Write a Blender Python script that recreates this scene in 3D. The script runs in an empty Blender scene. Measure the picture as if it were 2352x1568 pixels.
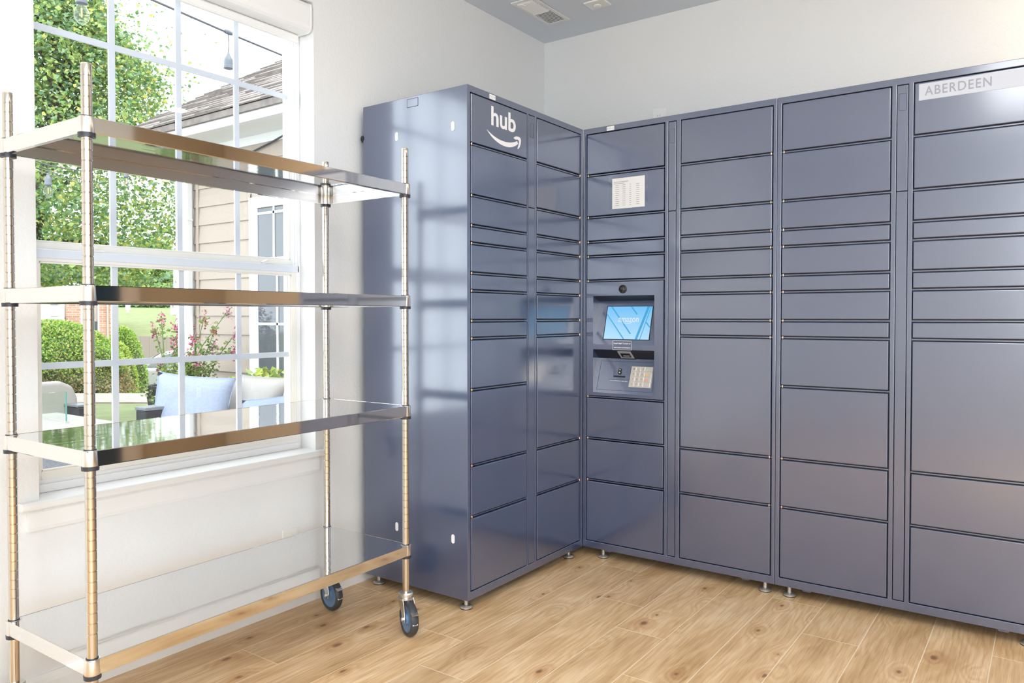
import bpy, bmesh, math, random
from mathutils import Vector, Matrix
from math import sin, cos, pi, radians as R

random.seed(7)
C = bpy.context.scene.collection
sc = bpy.context.scene

# ------------------------------------------------------------------ camera, sky, sun, lamps, exposure
cam_d = bpy.data.cameras.new('camera')
cam = bpy.data.objects.new('camera', cam_d); C.objects.link(cam)
cam_d.sensor_fit = 'HORIZONTAL'; cam_d.sensor_width = 36.0
cam_d.lens = 1750.2 / 2352 * 36.0
cam_d.shift_y = -23.72 / 2352
cam_d.clip_start = 0.05; cam_d.clip_end = 400
cam.location = (1.8449, -3.1801, 1.1544)
cam.rotation_mode = 'XYZ'
cam.rotation_euler = (pi / 2 - 0.0191, 0, 0.6186)
sc.camera = cam

sc.view_settings.view_transform = 'Standard'
sc.view_settings.look = 'None'
sc.view_settings.gamma = 1.0
sc.view_settings.use_curve_mapping = False
sc.view_settings.exposure = 0.0

sc.cycles.max_bounces = 8; sc.cycles.diffuse_bounces = 4; sc.cycles.glossy_bounces = 4
sc.cycles.transmission_bounces = 3; sc.cycles.transparent_max_bounces = 12

world = bpy.data.worlds.new('sky'); sc.world = world
world.use_nodes = True
wn = world.node_tree.nodes; wl = world.node_tree.links
bg = wn['Background']
bg.inputs['Color'].default_value = (0.87, 0.945, 1.0, 1)
bg.inputs['Strength'].default_value = 4.3

def light(name, kind, loc, rot, energy, color=(1, 1, 1), size=1.0, size_y=None, spread=None):
    d = bpy.data.lights.new(name, kind); d.energy = energy; d.color = color
    if kind == 'AREA':
        d.shape = 'RECTANGLE' if size_y else 'DISK'
        d.size = size
        if size_y: d.size_y = size_y
        if spread: d.spread = spread
    elif kind == 'SUN': d.angle = size
    o = bpy.data.objects.new(name, d); C.objects.link(o)
    o.location = loc; o.rotation_euler = rot
    return o

light('sun', 'SUN', (6, -4, 12), (R(38), 0, R(-100)), 2.8, (1.0, 0.96, 0.88), R(1.2)).rotation_euler = (R(10), R(42), 0)
ZC = 2.757                       # ceiling height
LAMPS = [  # x, y, size_x, size_y, watts, colour : ceiling lamps, the last two added as unseen fill
    (1.95, -2.95, 1.0, 1.5, 37, (0.95, 0.975, 1.0)),
    (2.45, -4.75, 1.0, 0.6, 31, (0.95, 0.975, 1.0)),
    (3.0, -2.6, 0.5, 1.2, 26, (0.95, 0.975, 1.0)),
]
DOWN = [(2.15, 0.12, 7, (1.0, 0.80, 0.58)), (2.15, -1.0, 6, (1.0, 0.88, 0.74))]
for i, (x, y, sx, sy, w, c) in enumerate(LAMPS):
    light('ceiling_panel_lamp', 'AREA', (x, y, ZC - 0.035), (0, 0, 0), w, c, sx, sy)
for x, y, w, c in DOWN:
    light('downlight_lamp', 'AREA', (x, y, ZC - 0.02), (0, 0, 0), w, c, 0.14)
# added fill lamps at two unseen windows, standing in for daylight
light('added_daylight_fill', 'AREA', (2.5, -5.28, 1.6), (R(90), 0, 0), 24, (0.86, 0.93, 1.0), 1.3, 1.4)
light('added_daylight_fill', 'AREA', (3.38, -3.75, 1.35), (0, R(90), 0), 26, (0.86, 0.93, 1.0), 2.0, 2.0)

# ------------------------------------------------------------------ helpers
def put(o, parent=None):
    C.objects.link(o)
    if parent is not None: o.parent = parent
    return o

def empty(name, loc=(0, 0, 0), rz=0, label=None, cat=None, group=None):
    o = bpy.data.objects.new(name, None); o.empty_display_size = 0.1
    put(o); o.location = loc; o.rotation_euler = (0, 0, rz)
    if label: tag(o, label, cat, group)
    return o

def tag(o, label=None, cat=None, group=None, kind=None):
    if label: o['label'] = label
    if cat: o['category'] = cat
    if group: o['group'] = group
    if kind: o['kind'] = kind
    return o

class MB:
    """collects shapes into one mesh"""
    def __init__(s): s.v = []; s.f = []; s.m = []; s.sm = []; s.sharp = False
    def add(s, vs, fs, mi=0, smooth=False):
        b = len(s.v); s.v += [tuple(v) for v in vs]
        for f in fs:
            s.f.append([b + i for i in f]); s.m.append(mi); s.sm.append(smooth)
        return s
    def box(s, x0, x1, y0, y1, z0, z1, mi=0):
        v = [(x, y, z) for x in (x0, x1) for y in (y0, y1) for z in (z0, z1)]
        f = [(0, 1, 3, 2), (4, 6, 7, 5), (0, 4, 5, 1), (2, 3, 7, 6), (0, 2, 6, 4), (1, 5, 7, 3)]
        return s.add(v, f, mi)
    def obox(s, c, dx, dy, dz, mi=0):
        """oriented box: centre and three half-axis vectors"""
        c = Vector(c); dx = Vector(dx); dy = Vector(dy); dz = Vector(dz)
        v = [c + a * dx + b * dy + e * dz for a in (-1, 1) for b in (-1, 1) for e in (-1, 1)]
        f = [(0, 1, 3, 2), (4, 6, 7, 5), (0, 4, 5, 1), (2, 3, 7, 6), (0, 2, 6, 4), (1, 5, 7, 3)]
        return s.add(v, f, mi)
    def prism(s, pts, axis, a0, a1, mi=0, smooth=False):
        """extrude polygon pts (2D) along axis"""
        def m(p, a):
            if axis == 0: return (a, p[0], p[1])
            if axis == 1: return (p[0], a, p[1])
            return (p[0], p[1], a)
        n = len(pts); v = [m(p, a0) for p in pts] + [m(p, a1) for p in pts]
        f = [(i, (i + 1) % n, n + (i + 1) % n, n + i) for i in range(n)]
        s.add(v, f, mi, smooth)
        s.add(v, [tuple(range(n))[::-1], tuple(range(n, 2 * n))], mi)
        return s
    def tube(s, pts, r, n=8, mi=0, caps=True, smooth=True):
        """tube along points; r a number or list"""
        pts = [Vector(p) for p in pts]; k = len(pts)
        rs = r if isinstance(r, (list, tuple)) else [r] * k
        v = []
        ref = Vector((0, 0, 1))
        d0 = (pts[1] - pts[0]).normalized()
        if abs(d0.dot(ref)) > .95: ref = Vector((1, 0, 0))
        for i, p in enumerate(pts):
            d = (pts[min(i + 1, k - 1)] - pts[max(i - 1, 0)]).normalized()
            a = d.cross(ref).normalized(); b = d.cross(a)
            for j in range(n):
                t = 2 * pi * j / n
                v.append(p + (a * cos(t) + b * sin(t)) * rs[i])
        f = [(i * n + j, i * n + (j + 1) % n, (i + 1) * n + (j + 1) % n, (i + 1) * n + j) for i in range(k - 1) for j in range(n)]
        s.add(v, f, mi, smooth)
        if caps: s.add(v, [tuple(range(n))[::-1], tuple(range((k - 1) * n, k * n))], mi)
        return s
    def lathe(s, prof, n=24, c=(0, 0, 0), axis=(0, 0, 1), mi=0, smooth=True, caps=True):
        """prof list of (radius, height) along axis"""
        if n > 10: s.sharp = True
        c = Vector(c); ax = Vector(axis).normalized()
        ref = Vector((0, 0, 1)) if abs(ax.z) < .9 else Vector((1, 0, 0))
        a = ax.cross(ref).normalized(); b = ax.cross(a)
        v = []
        for r, h in prof:
            for j in range(n):
                t = 2 * pi * j / n
                v.append(c + ax * h + (a * cos(t) + b * sin(t)) * r)
        k = len(prof)
        f = [(i * n + j, i * n + (j + 1) % n, (i + 1) * n + (j + 1) % n, (i + 1) * n + j) for i in range(k - 1) for j in range(n)]
        s.add(v, f, mi, smooth)
        if caps: s.add(v, [tuple(range(n))[::-1], tuple(range((k - 1) * n, k * n))], mi)
        return s
    def build(s, name, mats, parent=None, loc=(0, 0, 0), rot=(0, 0, 0), bevel=None, seg=2, sharp=False, merge=False):
        me = bpy.data.meshes.new(name)
        me.from_pydata(s.v, [], s.f)
        if not isinstance(mats, (list, tuple)): mats = [mats]
        for m in mats: me.materials.append(m)
        me.polygons.foreach_set('material_index', s.m)
        me.polygons.foreach_set('use_smooth', s.sm)
        bm = bmesh.new(); bm.from_mesh(me)
        if merge or bevel: bmesh.ops.remove_doubles(bm, verts=bm.verts, dist=1e-6)
        bmesh.ops.recalc_face_normals(bm, faces=bm.faces)
        if s.sharp:
            for e in bm.edges:
                if len(e.link_faces) == 2 and e.calc_face_angle(0) > R(32): e.smooth = False
        bm.to_mesh(me); bm.free()
        o = bpy.data.objects.new(name, me)
        put(o, parent); o.location = loc; o.rotation_euler = rot
        if bevel:
            md = o.modifiers.new('bevel', 'BEVEL'); md.width = bevel; md.segments = seg
            md.limit_method = 'ANGLE'; md.angle_limit = R(40)
            md.harden_normals = False
        return o

def bx(name, x0, x1, y0, y1, z0, z1, m, parent=None, bevel=None, **k):
    return MB().box(x0, x1, y0, y1, z0, z1).build(name, m, parent, bevel=bevel, **k)

def copy_tree(o, parent=None):
    c = o.copy(); C.objects.link(c)
    if parent is not None: c.parent = parent
    for ch in list(o.children): copy_tree(ch, c)
    return c

def lettering(name, body, m, parent, x0, x1, z0, z1, y, thick=0.0, depth=0.0004, spacing=1.0, origin=(0, 0, 0), rot=(pi / 2, 0, 0), fit=True):
    """lettering lying in the local XZ plane facing -y, fitted to the box x0..x1, z0..z1"""
    cu = bpy.data.curves.new(name, 'FONT'); cu.body = body; cu.offset = thick; cu.extrude = 0
    cu.space_character = spacing; cu.resolution_u = 6
    t = bpy.data.objects.new(name, cu); C.objects.link(t)
    bpy.context.view_layer.update()
    dg = bpy.context.evaluated_depsgraph_get()
    me = bpy.data.meshes.new_from_object(t.evaluated_get(dg))
    bpy.data.objects.remove(t); 
    xs = [v.co.x for v in me.vertices]; ys = [v.co.y for v in me.vertices]
    ax, bx_, ay, by = min(xs), max(xs), min(ys), max(ys)
    for v in me.vertices:
        u = (v.co.x - ax) / (bx_ - ax); w = (v.co.y - ay) / (by - ay)
        v.co = (x0 + u * (x1 - x0), y, z0 + w * (z1 - z0))
    me.materials.clear(); me.materials.append(m)
    o = bpy.data.objects.new(name, me)
    put(o, parent)
    return o

# ------------------------------------------------------------------ materials
def mat(name, col=(.8, .8, .8), rough=.5, metal=0.0, spec=.5, bump=None, stretch=None, coat=0, emit=None, alpha=None, noise=None):
    m = bpy.data.materials.new(name); m.use_nodes = True
    nt = m.node_tree; N = nt.nodes; L = nt.links
    p = N['Principled BSDF']
    p.inputs['Base Color'].default_value = (*col, 1)
    p.inputs['Roughness'].default_value = rough
    p.inputs['Metallic'].default_value = metal
    p.inputs['Specular IOR Level'].default_value = spec
    p.inputs['Coat Weight'].default_value = coat
    if emit:
        p.inputs['Emission Color'].default_value = (*emit[0], 1); p.inputs['Emission Strength'].default_value = emit[1]
    tc = N.new('ShaderNodeTexCoord')
    if bump:   # scale, strength, distance
        n = N.new('ShaderNodeTexNoise'); n.inputs['Scale'].default_value = bump[0]; n.inputs['Detail'].default_value = 3
        if stretch:
            ms = N.new('ShaderNodeMapping'); ms.inputs['Scale'].default_value = stretch
            L.new(tc.outputs['Object'], ms.inputs['Vector']); L.new(ms.outputs[0], n.inputs['Vector'])
        else: L.new(tc.outputs['Object'], n.inputs['Vector'])
        b = N.new('ShaderNodeBump'); b.inputs['Strength'].default_value = bump[1]; b.inputs['Distance'].default_value = bump[2]
        L.new(n.outputs['Fac'], b.inputs['Height']); L.new(b.outputs['Normal'], p.inputs['Normal'])
    if noise:  # scale, colour2, detail, stretch
        n = N.new('ShaderNodeTexNoise'); n.inputs['Scale'].default_value = noise[0]; n.inputs['Detail'].default_value = 4
        mp = N.new('ShaderNodeMapping'); mp.inputs['Scale'].default_value = noise[2] if len(noise) > 2 else (1, 1, 1)
        L.new(tc.outputs['Object'], mp.inputs['Vector']); L.new(mp.outputs['Vector'], n.inputs['Vector'])
        r = N.new('ShaderNodeValToRGB')
        r.color_ramp.elements[0].position = .35; r.color_ramp.elements[0].color = (*col, 1)
        r.color_ramp.elements[1].position = .65; r.color_ramp.elements[1].color = (*noise[1], 1)
        L.new(n.outputs['Fac'], r.inputs['Fac']); L.new(r.outputs['Color'], p.inputs['Base Color'])
    return m

def leafmat(name, col, trans=.35):
    m = bpy.data.materials.new(name); m.use_nodes = True
    nt = m.node_tree; N = nt.nodes; L = nt.links
    p = N['Principled BSDF']; p.inputs['Base Color'].default_value = (*col, 1); p.inputs['Roughness'].default_value = .55
    t = N.new('ShaderNodeBsdfTranslucent'); t.inputs['Color'].default_value = (col[0] * 1.2, col[1] * 1.2, col[2] * .8, 1)
    mx = N.new('ShaderNodeMixShader'); mx.inputs['Fac'].default_value = trans
    L.new(p.outputs[0], mx.inputs[1]); L.new(t.outputs[0], mx.inputs[2]); L.new(mx.outputs[0], N['Material Output'].inputs['Surface'])
    return m

def glassmat(name, tint=(1, 1, 1), refl=.06, rough=0.0):
    m = bpy.data.materials.new(name); m.use_nodes = True
    nt = m.node_tree; N = nt.nodes; L = nt.links
    N.remove(N['Principled BSDF'])
    t = N.new('ShaderNodeBsdfTransparent'); t.inputs['Color'].default_value = (*tint, 1)
    g = N.new('ShaderNodeBsdfGlossy'); g.inputs['Roughness'].default_value = rough
    lw = N.new('ShaderNodeLayerWeight'); lw.inputs['Blend'].default_value = .5
    pw = N.new('ShaderNodeMath'); pw.operation = 'POWER'; pw.inputs[1].default_value = 5.0; L.new(lw.outputs['Facing'], pw.inputs[0])
    fr = N.new('ShaderNodeMath'); fr.operation = 'MULTIPLY_ADD'; fr.inputs[1].default_value = .6; fr.inputs[2].default_value = refl; L.new(pw.outputs[0], fr.inputs[0])
    mx = N.new('ShaderNodeMixShader')
    L.new(fr.outputs[0], mx.inputs['Fac']); L.new(t.outputs[0], mx.inputs[1]); L.new(g.outputs[0], mx.inputs[2])
    L.new(mx.outputs[0], N['Material Output'].inputs['Surface'])
    return m

M = {}
def navy():
    m = mat('navy_powder_coat', (.038, .062, .138), .34, spec=.6, bump=(850, .16, .0006))
    p = m.node_tree.nodes['Principled BSDF']; p.inputs['Coat Weight'].default_value = 1.0; p.inputs['Coat Roughness'].default_value = .15; p.inputs['Coat IOR'].default_value = 2.1
    return m
def wallmat(name, col, s=1.0):
    return mat(name, col, .62, spec=.3, bump=(95, .35 * s, .004))
M['wall'] = wallmat('painted_wall', (.80, .805, .80))
M['ceil'] = wallmat('ceiling_cool_cast', (.72, .77, .84), .4)  # cool light put into the base colour against the warm floor bounce
M['trim'] = mat('white_trim', (.85, .85, .84), .35)
M['vinyl'] = mat('white_vinyl', (.88, .885, .89), .3)
M['railsheen'] = mat('rail_reflection_tint', (.74, .79, .87), .3)  # bluish reflection on the meeting rail, painted into its colour
M['vinyllit'] = mat('cream_light_vinyl', (.86, .84, .79), .35)  # cream tone of the light painted into the sash colour
M['muntin'] = mat('grille_bar', (.70, .745, .83), .4)
M['fabric_white'] = mat('shade_white', (.86, .86, .85), .45)
M['navy'] = navy()
M['navydark'] = mat('navy_joint_shade', (.012, .016, .03), .5)  # dark joints and gaps, also painted shade on the kiosk overhangs
M['brass'] = mat('brass_pin', (.85, .62, .42), .25, 1.0)
M['white_print'] = mat('white_print', (.86, .87, .9), .5)
M['paper'] = mat('paper', (.80, .80, .80), .7)
M['ink'] = mat('grey_ink', (.25, .25, .27), .7)
M['plate'] = mat('brushed_name_strip', (.50, .53, .60), .35)
M['platetext'] = mat('grey_lettering', (.30, .31, .36), .5)
M['steel'] = mat('polished_stainless', (.80, .80, .80), .055, 1.0, bump=(1.0, .05, .006), stretch=(2.5, 26, 1))
M['steelrim'] = mat('polished_rim', (.78, .76, .73), .05, 1.0)
M['steelunder'] = mat('brushed_stainless', (.70, .69, .69), .28, 1.0)
M['post'] = mat('nickel_post', (.64, .59, .52), .15, 1.0, bump=(60, .15, .001))
M['collar'] = mat('brushed_collar', (.78, .75, .71), .28, 1.0, bump=(60, .12, .001))
M['blackp'] = mat('black_plastic', (.03, .032, .045), .4)
M['rubber'] = mat('caster_rubber', (.045, .05, .06), .45)
M['hubblue'] = mat('blue_wheel_core', (.14, .25, .42), .4)
M['zinc'] = mat('zinc_plate', (.72, .74, .73), .28, 1.0, bump=(40, .1, .001))
M['foot'] = mat('foot_metal', (.62, .60, .57), .35, .8)
M['lens'] = mat('black_lens', (.005, .005, .006), .06, coat=1)
M['black'] = mat('black', (.012, .012, .015), .35)
M['key'] = mat('metal_key', (.72, .67, .60), .3, .7)
M['keyg'] = mat('key_green', (.52, .58, .46), .4); M['keyy'] = mat('key_yellow', (.74, .52, .26), .4); M['keyr'] = mat('key_red', (.68, .38, .28), .4)
M['glass'] = glassmat('window_glass', (.985, .99, .99), .02)
M['tanwall'] = mat('tan_panel', (.40, .30, .195), .55)
M['beige'] = mat('beige_casing', (.55, .46, .36), .5)
M['doorglass'] = mat('dark_door_glass', (.02, .04, .06), .12)

# wood plank floor: each plank carries its own random value in a colour attribute; grain runs along the plank
def floor_material():
    m = bpy.data.materials.new('oak_planks'); m.use_nodes = True
    nt = m.node_tree; N = nt.nodes; L = nt.links; p = N['Principled BSDF']
    at = N.new('ShaderNodeAttribute'); at.attribute_name = 'plank'
    uv = N.new('ShaderNodeUVMap')
    tc = N.new('ShaderNodeTexCoord')
    sep = N.new('ShaderNodeSeparateColor'); L.new(at.outputs['Color'], sep.inputs[0])
    off = N.new('ShaderNodeCombineXYZ')
    for i, k in enumerate(('Red', 'Green')):
        mu = N.new('ShaderNodeMath'); mu.operation = 'MULTIPLY'; mu.inputs[1].default_value = 37.0
        L.new(sep.outputs[k], mu.inputs[0]); L.new(mu.outputs[0], off.inputs[i])
    add = N.new('ShaderNodeVectorMath'); add.operation = 'ADD'
    L.new(tc.outputs['Object'], add.inputs[0]); L.new(off.outputs[0], add.inputs[1])
    # knots (rare cells)
    mk = N.new('ShaderNodeMapping'); mk.inputs['Scale'].default_value = (5.2, 2.9, 1)
    L.new(add.outputs[0], mk.inputs['Vector'])
    vo = N.new('ShaderNodeTexVoronoi'); vo.inputs['Scale'].default_value = 1.0; vo.inputs['Randomness'].default_value = 1.0; vo.voronoi_dimensions = '2D'
    L.new(mk.outputs[0], vo.inputs['Vector'])
    # distort by big noise + knot distance
    n1 = N.new('ShaderNodeTexNoise'); n1.inputs['Scale'].default_value = 1.0; n1.inputs['Detail'].default_value = 3
    m1 = N.new('ShaderNodeMapping'); m1.inputs['Scale'].default_value = (7, 1.3, 1)
    L.new(add.outputs[0], m1.inputs['Vector']); L.new(m1.outputs[0], n1.inputs['Vector'])
    kd = N.new('ShaderNodeMapRange'); kd.inputs['From Min'].default_value = 0.0; kd.inputs['From Max'].default_value = .30
    kd.inputs['To Min'].default_value = 1.0; kd.inputs['To Max'].default_value = 0.0; kd.interpolation_type = 'SMOOTHSTEP'
    L.new(vo.outputs['Distance'], kd.inputs['Value'])
    # grain rings: sin of (x*freq + noise*amp + knot*amp)
    sx = N.new('ShaderNodeSeparateXYZ'); L.new(add.outputs[0], sx.inputs[0])
    def math_(op, a, b=None, v=None):
        q = N.new('ShaderNodeMath'); q.operation = op; L.new(a, q.inputs[0])
        if b is not None: L.new(b, q.inputs[1])
        elif v is not None: q.inputs[1].default_value = v
        return q.outputs[0]
    ph = math_('ADD', math_('MULTIPLY', sx.outputs['X'], v=55.0), math_('MULTIPLY', n1.outputs['Fac'], v=26.0))
    ph = math_('ADD', ph, math_('MULTIPLY', kd.outputs['Result'], v=5.0))
    ring = math_('SINE', math_('MULTIPLY', ph, v=2.2))
    ring = math_('MULTIPLY_ADD', ring, v=.5); ring.node.inputs[2].default_value = .5
    # fine fibres
    n2 = N.new('ShaderNodeTexNoise'); n2.inputs['Scale'].default_value = 1; n2.inputs['Detail'].default_value = 5; n2.inputs['Roughness'].default_value = .65
    m2 = N.new('ShaderNodeMapping'); m2.inputs['Scale'].default_value = (130, 5, 1)
    L.new(add.outputs[0], m2.inputs['Vector']); L.new(m2.outputs[0], n2.inputs['Vector'])
    # broad tone patches
    n3 = N.new('ShaderNodeTexNoise'); n3.inputs['Scale'].default_value = 1; n3.inputs['Detail'].default_value = 2
    m3 = N.new('ShaderNodeMapping'); m3.inputs['Scale'].default_value = (9, 2.2, 1)
    L.new(add.outputs[0], m3.inputs['Vector']); L.new(m3.outputs[0], n3.inputs['Vector'])
    base = N.new('ShaderNodeValToRGB')
    e = base.color_ramp.elements
    e[0].position = .30; e[0].color = (.67, .45, .23, 1)
    e[1].position = .66; e[1].color = (.90, .67, .41, 1)
    e2 = base.color_ramp.elements.new(.48); e2.color = (.81, .57, .32, 1)
    L.new(n3.outputs['Fac'], base.inputs['Fac'])
    def mixc(kind, fac, a, b):
        q = N.new('ShaderNodeMix'); q.data_type = 'RGBA'; q.blend_type = kind
        if isinstance(fac, float): q.inputs[0].default_value = fac
        else: L.new(fac, q.inputs[0])
        L.new(a, q.inputs[6])
        if isinstance(b, tuple): q.inputs[7].default_value = (*b, 1)
        else: L.new(b, q.inputs[7])
        return q.outputs[2]
    c = base.outputs['Color']
    c = mixc('MULTIPLY', math_('MULTIPLY', ring, v=.42), c, (.74, .62, .50))
    fr = N.new('ShaderNodeMapRange'); fr.inputs['From Min'].default_value = .45; fr.inputs['From Max'].default_value = .75; fr.inputs['To Max'].default_value = .75
    L.new(n2.outputs['Fac'], fr.inputs['Value'])
    c = mixc('MULTIPLY', fr.outputs['Result'], c, (.62, .50, .40))
    # knots: dark core, only in some cells, roughened
    csep = N.new('ShaderNodeSeparateColor'); L.new(vo.outputs['Color'], csep.inputs[0])
    some = math_('GREATER_THAN', csep.outputs['Red'], v=.45)
    sz = math_('MULTIPLY_ADD', csep.outputs['Green'], v=.055); sz.node.inputs[2].default_value = .020
    dn = math_('ADD', vo.outputs['Distance'], math_('MULTIPLY', math_('SUBTRACT', n2.outputs['Fac'], v=.5), v=.13))
    kr = math_('DIVIDE', dn, sz)
    kk = N.new('ShaderNodeMapRange'); kk.inputs['From Min'].default_value = .45; kk.inputs['From Max'].default_value = 1.15; kk.inputs['To Min'].default_value = .75; kk.inputs['To Max'].default_value = 0
    L.new(kr, kk.inputs['Value'])
    kfac = math_('MULTIPLY', kk.outputs['Result'], some)
    c = mixc('MIX', kfac, c, (.20, .10, .045))
    halo = N.new('ShaderNodeMapRange'); halo.inputs['From Min'].default_value = .8; halo.inputs['From Max'].default_value = 4.5; halo.inputs['To Min'].default_value = .5; halo.inputs['To Max'].default_value = 0
    L.new(kr, halo.inputs['Value'])
    c = mixc('MULTIPLY', math_('MULTIPLY', halo.outputs['Result'], some), c, (.62, .42, .26))
    # short dark mineral streaks
    n4 = N.new('ShaderNodeTexNoise'); n4.inputs['Scale'].default_value = 1; n4.inputs['Detail'].default_value = 2
    m4 = N.new('ShaderNodeMapping'); m4.inputs['Scale'].default_value = (34, 4.2, 1)
    L.new(add.outputs[0], m4.inputs['Vector']); L.new(m4.outputs[0], n4.inputs['Vector'])
    st = N.new('ShaderNodeMapRange'); st.inputs['From Min'].default_value = .70; st.inputs['From Max'].default_value = .80; st.inputs['To Max'].default_value = .8
    L.new(n4.outputs['Fac'], st.inputs['Value'])
    c = mixc('MULTIPLY', st.outputs['Result'], c, (.45, .32, .22))
    # per plank tone
    pt = N.new('ShaderNodeMapRange'); pt.inputs['To Min'].default_value = .90; pt.inputs['To Max'].default_value = 1.10
    L.new(sep.outputs['Blue'], pt.inputs['Value'])
    hs = N.new('ShaderNodeHueSaturation'); L.new(pt.outputs['Result'], hs.inputs['Value']); L.new(c, hs.inputs['Color'])
    c = hs.outputs['Color']
    # bevelled seams, lighter (UV in metres from plank edges)
    us = N.new('ShaderNodeSeparateXYZ'); L.new(uv.outputs['UV'], us.inputs[0])
    mn = math_('MINIMUM', us.outputs['X'], us.outputs['Y'])
    e2_ = N.new('ShaderNodeMapRange'); e2_.inputs['From Min'].default_value = .0010; e2_.inputs['From Max'].default_value = .0020; e2_.inputs['To Min'].default_value = .75; e2_.inputs['To Max'].default_value = 0
    L.new(mn, e2_.inputs['Value'])
    c = mixc('MIX', e2_.outputs['Result'], c, (.95, .82, .60))
    L.new(c, p.inputs['Base Color'])
    p.inputs['Roughness'].default_value = .38; p.inputs['Specular IOR Level'].default_value = .4
    b = N.new('ShaderNodeBump'); b.inputs['Strength'].default_value = .12; b.inputs['Distance'].default_value = .001
    L.new(n2.outputs['Fac'], b.inputs['Height']); L.new(b.outputs['Normal'], p.inputs['Normal'])
    return m
M['floor'] = floor_material()
# ------------------------------------------------------------------ room shell
XW = -0.6145      # window wall, inner face
YR = 0.604        # wall behind the lockers
XE = 3.4          # wall to the right, outside the frame
YN = -5.3         # wall behind the camera
def struct(o): return tag(o, kind='structure')

# floor: one mesh, a face per plank, UV = distance to the nearest plank edges (metres)
def build_floor():
    W_ = .193; Ln = 1.256
    known = {0: -.06, 1: -.4275, 2: -.662, 3: -.985, 4: -.025, 5: -.319, 6: .35, 7: .12, 8: -.135, -1: -1.09, -3: -1.586, -2: -.55}
    bm = bmesh.new(); uvl = bm.loops.layers.uv.new('UVMap'); cl = bm.loops.layers.color.new('plank')
    rnd = random.Random(3)
    for k in range(-5, 20):
        xa = .1405 + W_ * k; xb = xa + W_
        if k == 4: pass
        xa_, xb_ = max(xa, XW - .01), min(xb, XE + .02)
        if xb_ <= xa_: continue
        y0 = known.get(k, rnd.uniform(-1.2, 0))
        y = y0 + Ln * math.ceil((YR - y0) / Ln)
        while y > YN - .3:
            ya, yb = y - Ln, y
            col = (rnd.random(), rnd.random(), rnd.random(), 1)
            ya_, yb_ = max(ya, YN - .1), min(yb, YR + .02)
            if yb_ > ya_:
                # 3x3 grid so that the edge distance interpolates properly
                e = .01
                xs = [xa_, xa_ + e, xb_ - e, xb_]; ys = [ya_, ya_ + e, yb_ - e, yb_]
                V = [[bm.verts.new((x_, y_, 0)) for y_ in ys] for x_ in xs]
                dx = [0, e, e, 0] ; dy = [0, e, e, 0]
                for i in range(3):
                    for j in range(3):
                        f = bm.faces.new((V[i][j], V[i + 1][j], V[i + 1][j + 1], V[i][j + 1]))
                        for lp, (a, b) in zip(f.loops, ((i, j), (i + 1, j), (i + 1, j + 1), (i, j + 1))):
                            lp[uvl].uv = (dx[a], dy[b]); lp[cl] = col
            y -= Ln
    me = bpy.data.meshes.new('floor'); bm.to_mesh(me); bm.free(); me.materials.append(M['floor'])
    o = bpy.data.objects.new('floor', me); put(o); struct(o)
build_floor()

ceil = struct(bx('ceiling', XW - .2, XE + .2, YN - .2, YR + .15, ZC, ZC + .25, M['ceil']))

WY0, WY1, WZ0, WZ1 = -2.155, -1.112, .605, 2.425     # window opening
w = MB()
XO = -.80
w.box(XO, XW, YN - .1, WY0, -.3, ZC + .02).box(XO, XW, WY1, YR + .1, -.3, ZC + .02)
w.box(XO, XW, WY0, WY1, -.3, WZ0).box(XO, XW, WY0, WY1, WZ1, ZC + .02)
struct(w.build('wall_left', M['wall']))
struct(bx('wall_rear', XW, XE + .1, YR, YR + .1, -.02, ZC + .02, M['wall']))
w = MB(); w.box(XE, XE + .1, -2.75, YR, -.02, ZC + .02).box(XE, XE + .1, YN, -4.75, -.02, ZC + .02).box(XE, XE + .1, -4.75, -2.75, -.02, .35).box(XE, XE + .1, -4.75, -2.75, 2.35, ZC + .02)
struct(w.build('wall_right', M['wall']))
# wall behind the camera, with an unseen opening added for fill light
w = MB(); GX0, GX1, GZ0, GZ1 = 1.80, 3.20, .85, 2.35
w.box(XW, GX0, YN - .1, YN, -.02, ZC + .02).box(GX1, XE, YN - .1, YN, -.02, ZC + .02)
w.box(GX0, GX1, YN - .1, YN, -.02, GZ0).box(GX0, GX1, YN - .1, YN, GZ1, ZC + .02)
struct(w.build('wall_front', M['wall']))
w = MB()
for x0, x1 in ((GX0, GX0 + .05), (2.475, 2.525), (GX1 - .05, GX1)): w.box(x0, x1, YN - .08, YN - .02, GZ0, GZ1)
w.box(GX0 + .05, GX1 - .05, YN - .075, YN - .025, GZ0, GZ0 + .05).box(GX0 + .05, GX1 - .05, YN - .075, YN - .025, GZ1 - .05, GZ1)
struct(w.build('fill_window_2', M['trim']))  # frame of the unseen window added for fill light
w = MB()
for y0, y1 in ((-4.75, -4.70), (-3.775, -3.725), (-2.80, -2.75)): w.box(XE + .02, XE + .08, y0, y1, .35, 2.35)
w.box(XE + .02, XE + .08, -4.75, -2.75, .35, .40).box(XE + .02, XE + .08, -4.75, -2.75, 2.30, 2.35)
struct(w.build('fill_window_3', M['trim']))  # unseen window added so its lamp lights the left wall
# wood coloured panelling and a dark glazed door on the right-hand wall, seen only in the metal
struct(bx('trim_3', XE - .02, XE - .001, -.15, YR - .001, .0, ZC, M['tanwall']))
dr = struct(bx('door_1', XE - .05, XE - .001, -.95, -.28, .01, 2.1, M['doorglass']))
dfr = MB(); dfr.box(XE - .06, XE - .002, -.28, -.15, .0, 2.3).box(XE - .06, XE - .002, -1.05, -.95, .0, 2.3).box(XE - .06, XE - .002, -.95, -.28, 2.1, 2.3)
dfr.build('door_frame', M['beige'], dr)
struct(bx('trim_4', 2.25, XE - .03, YR - .02, YR - .001, 0, ZC, M['tanwall']))

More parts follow.
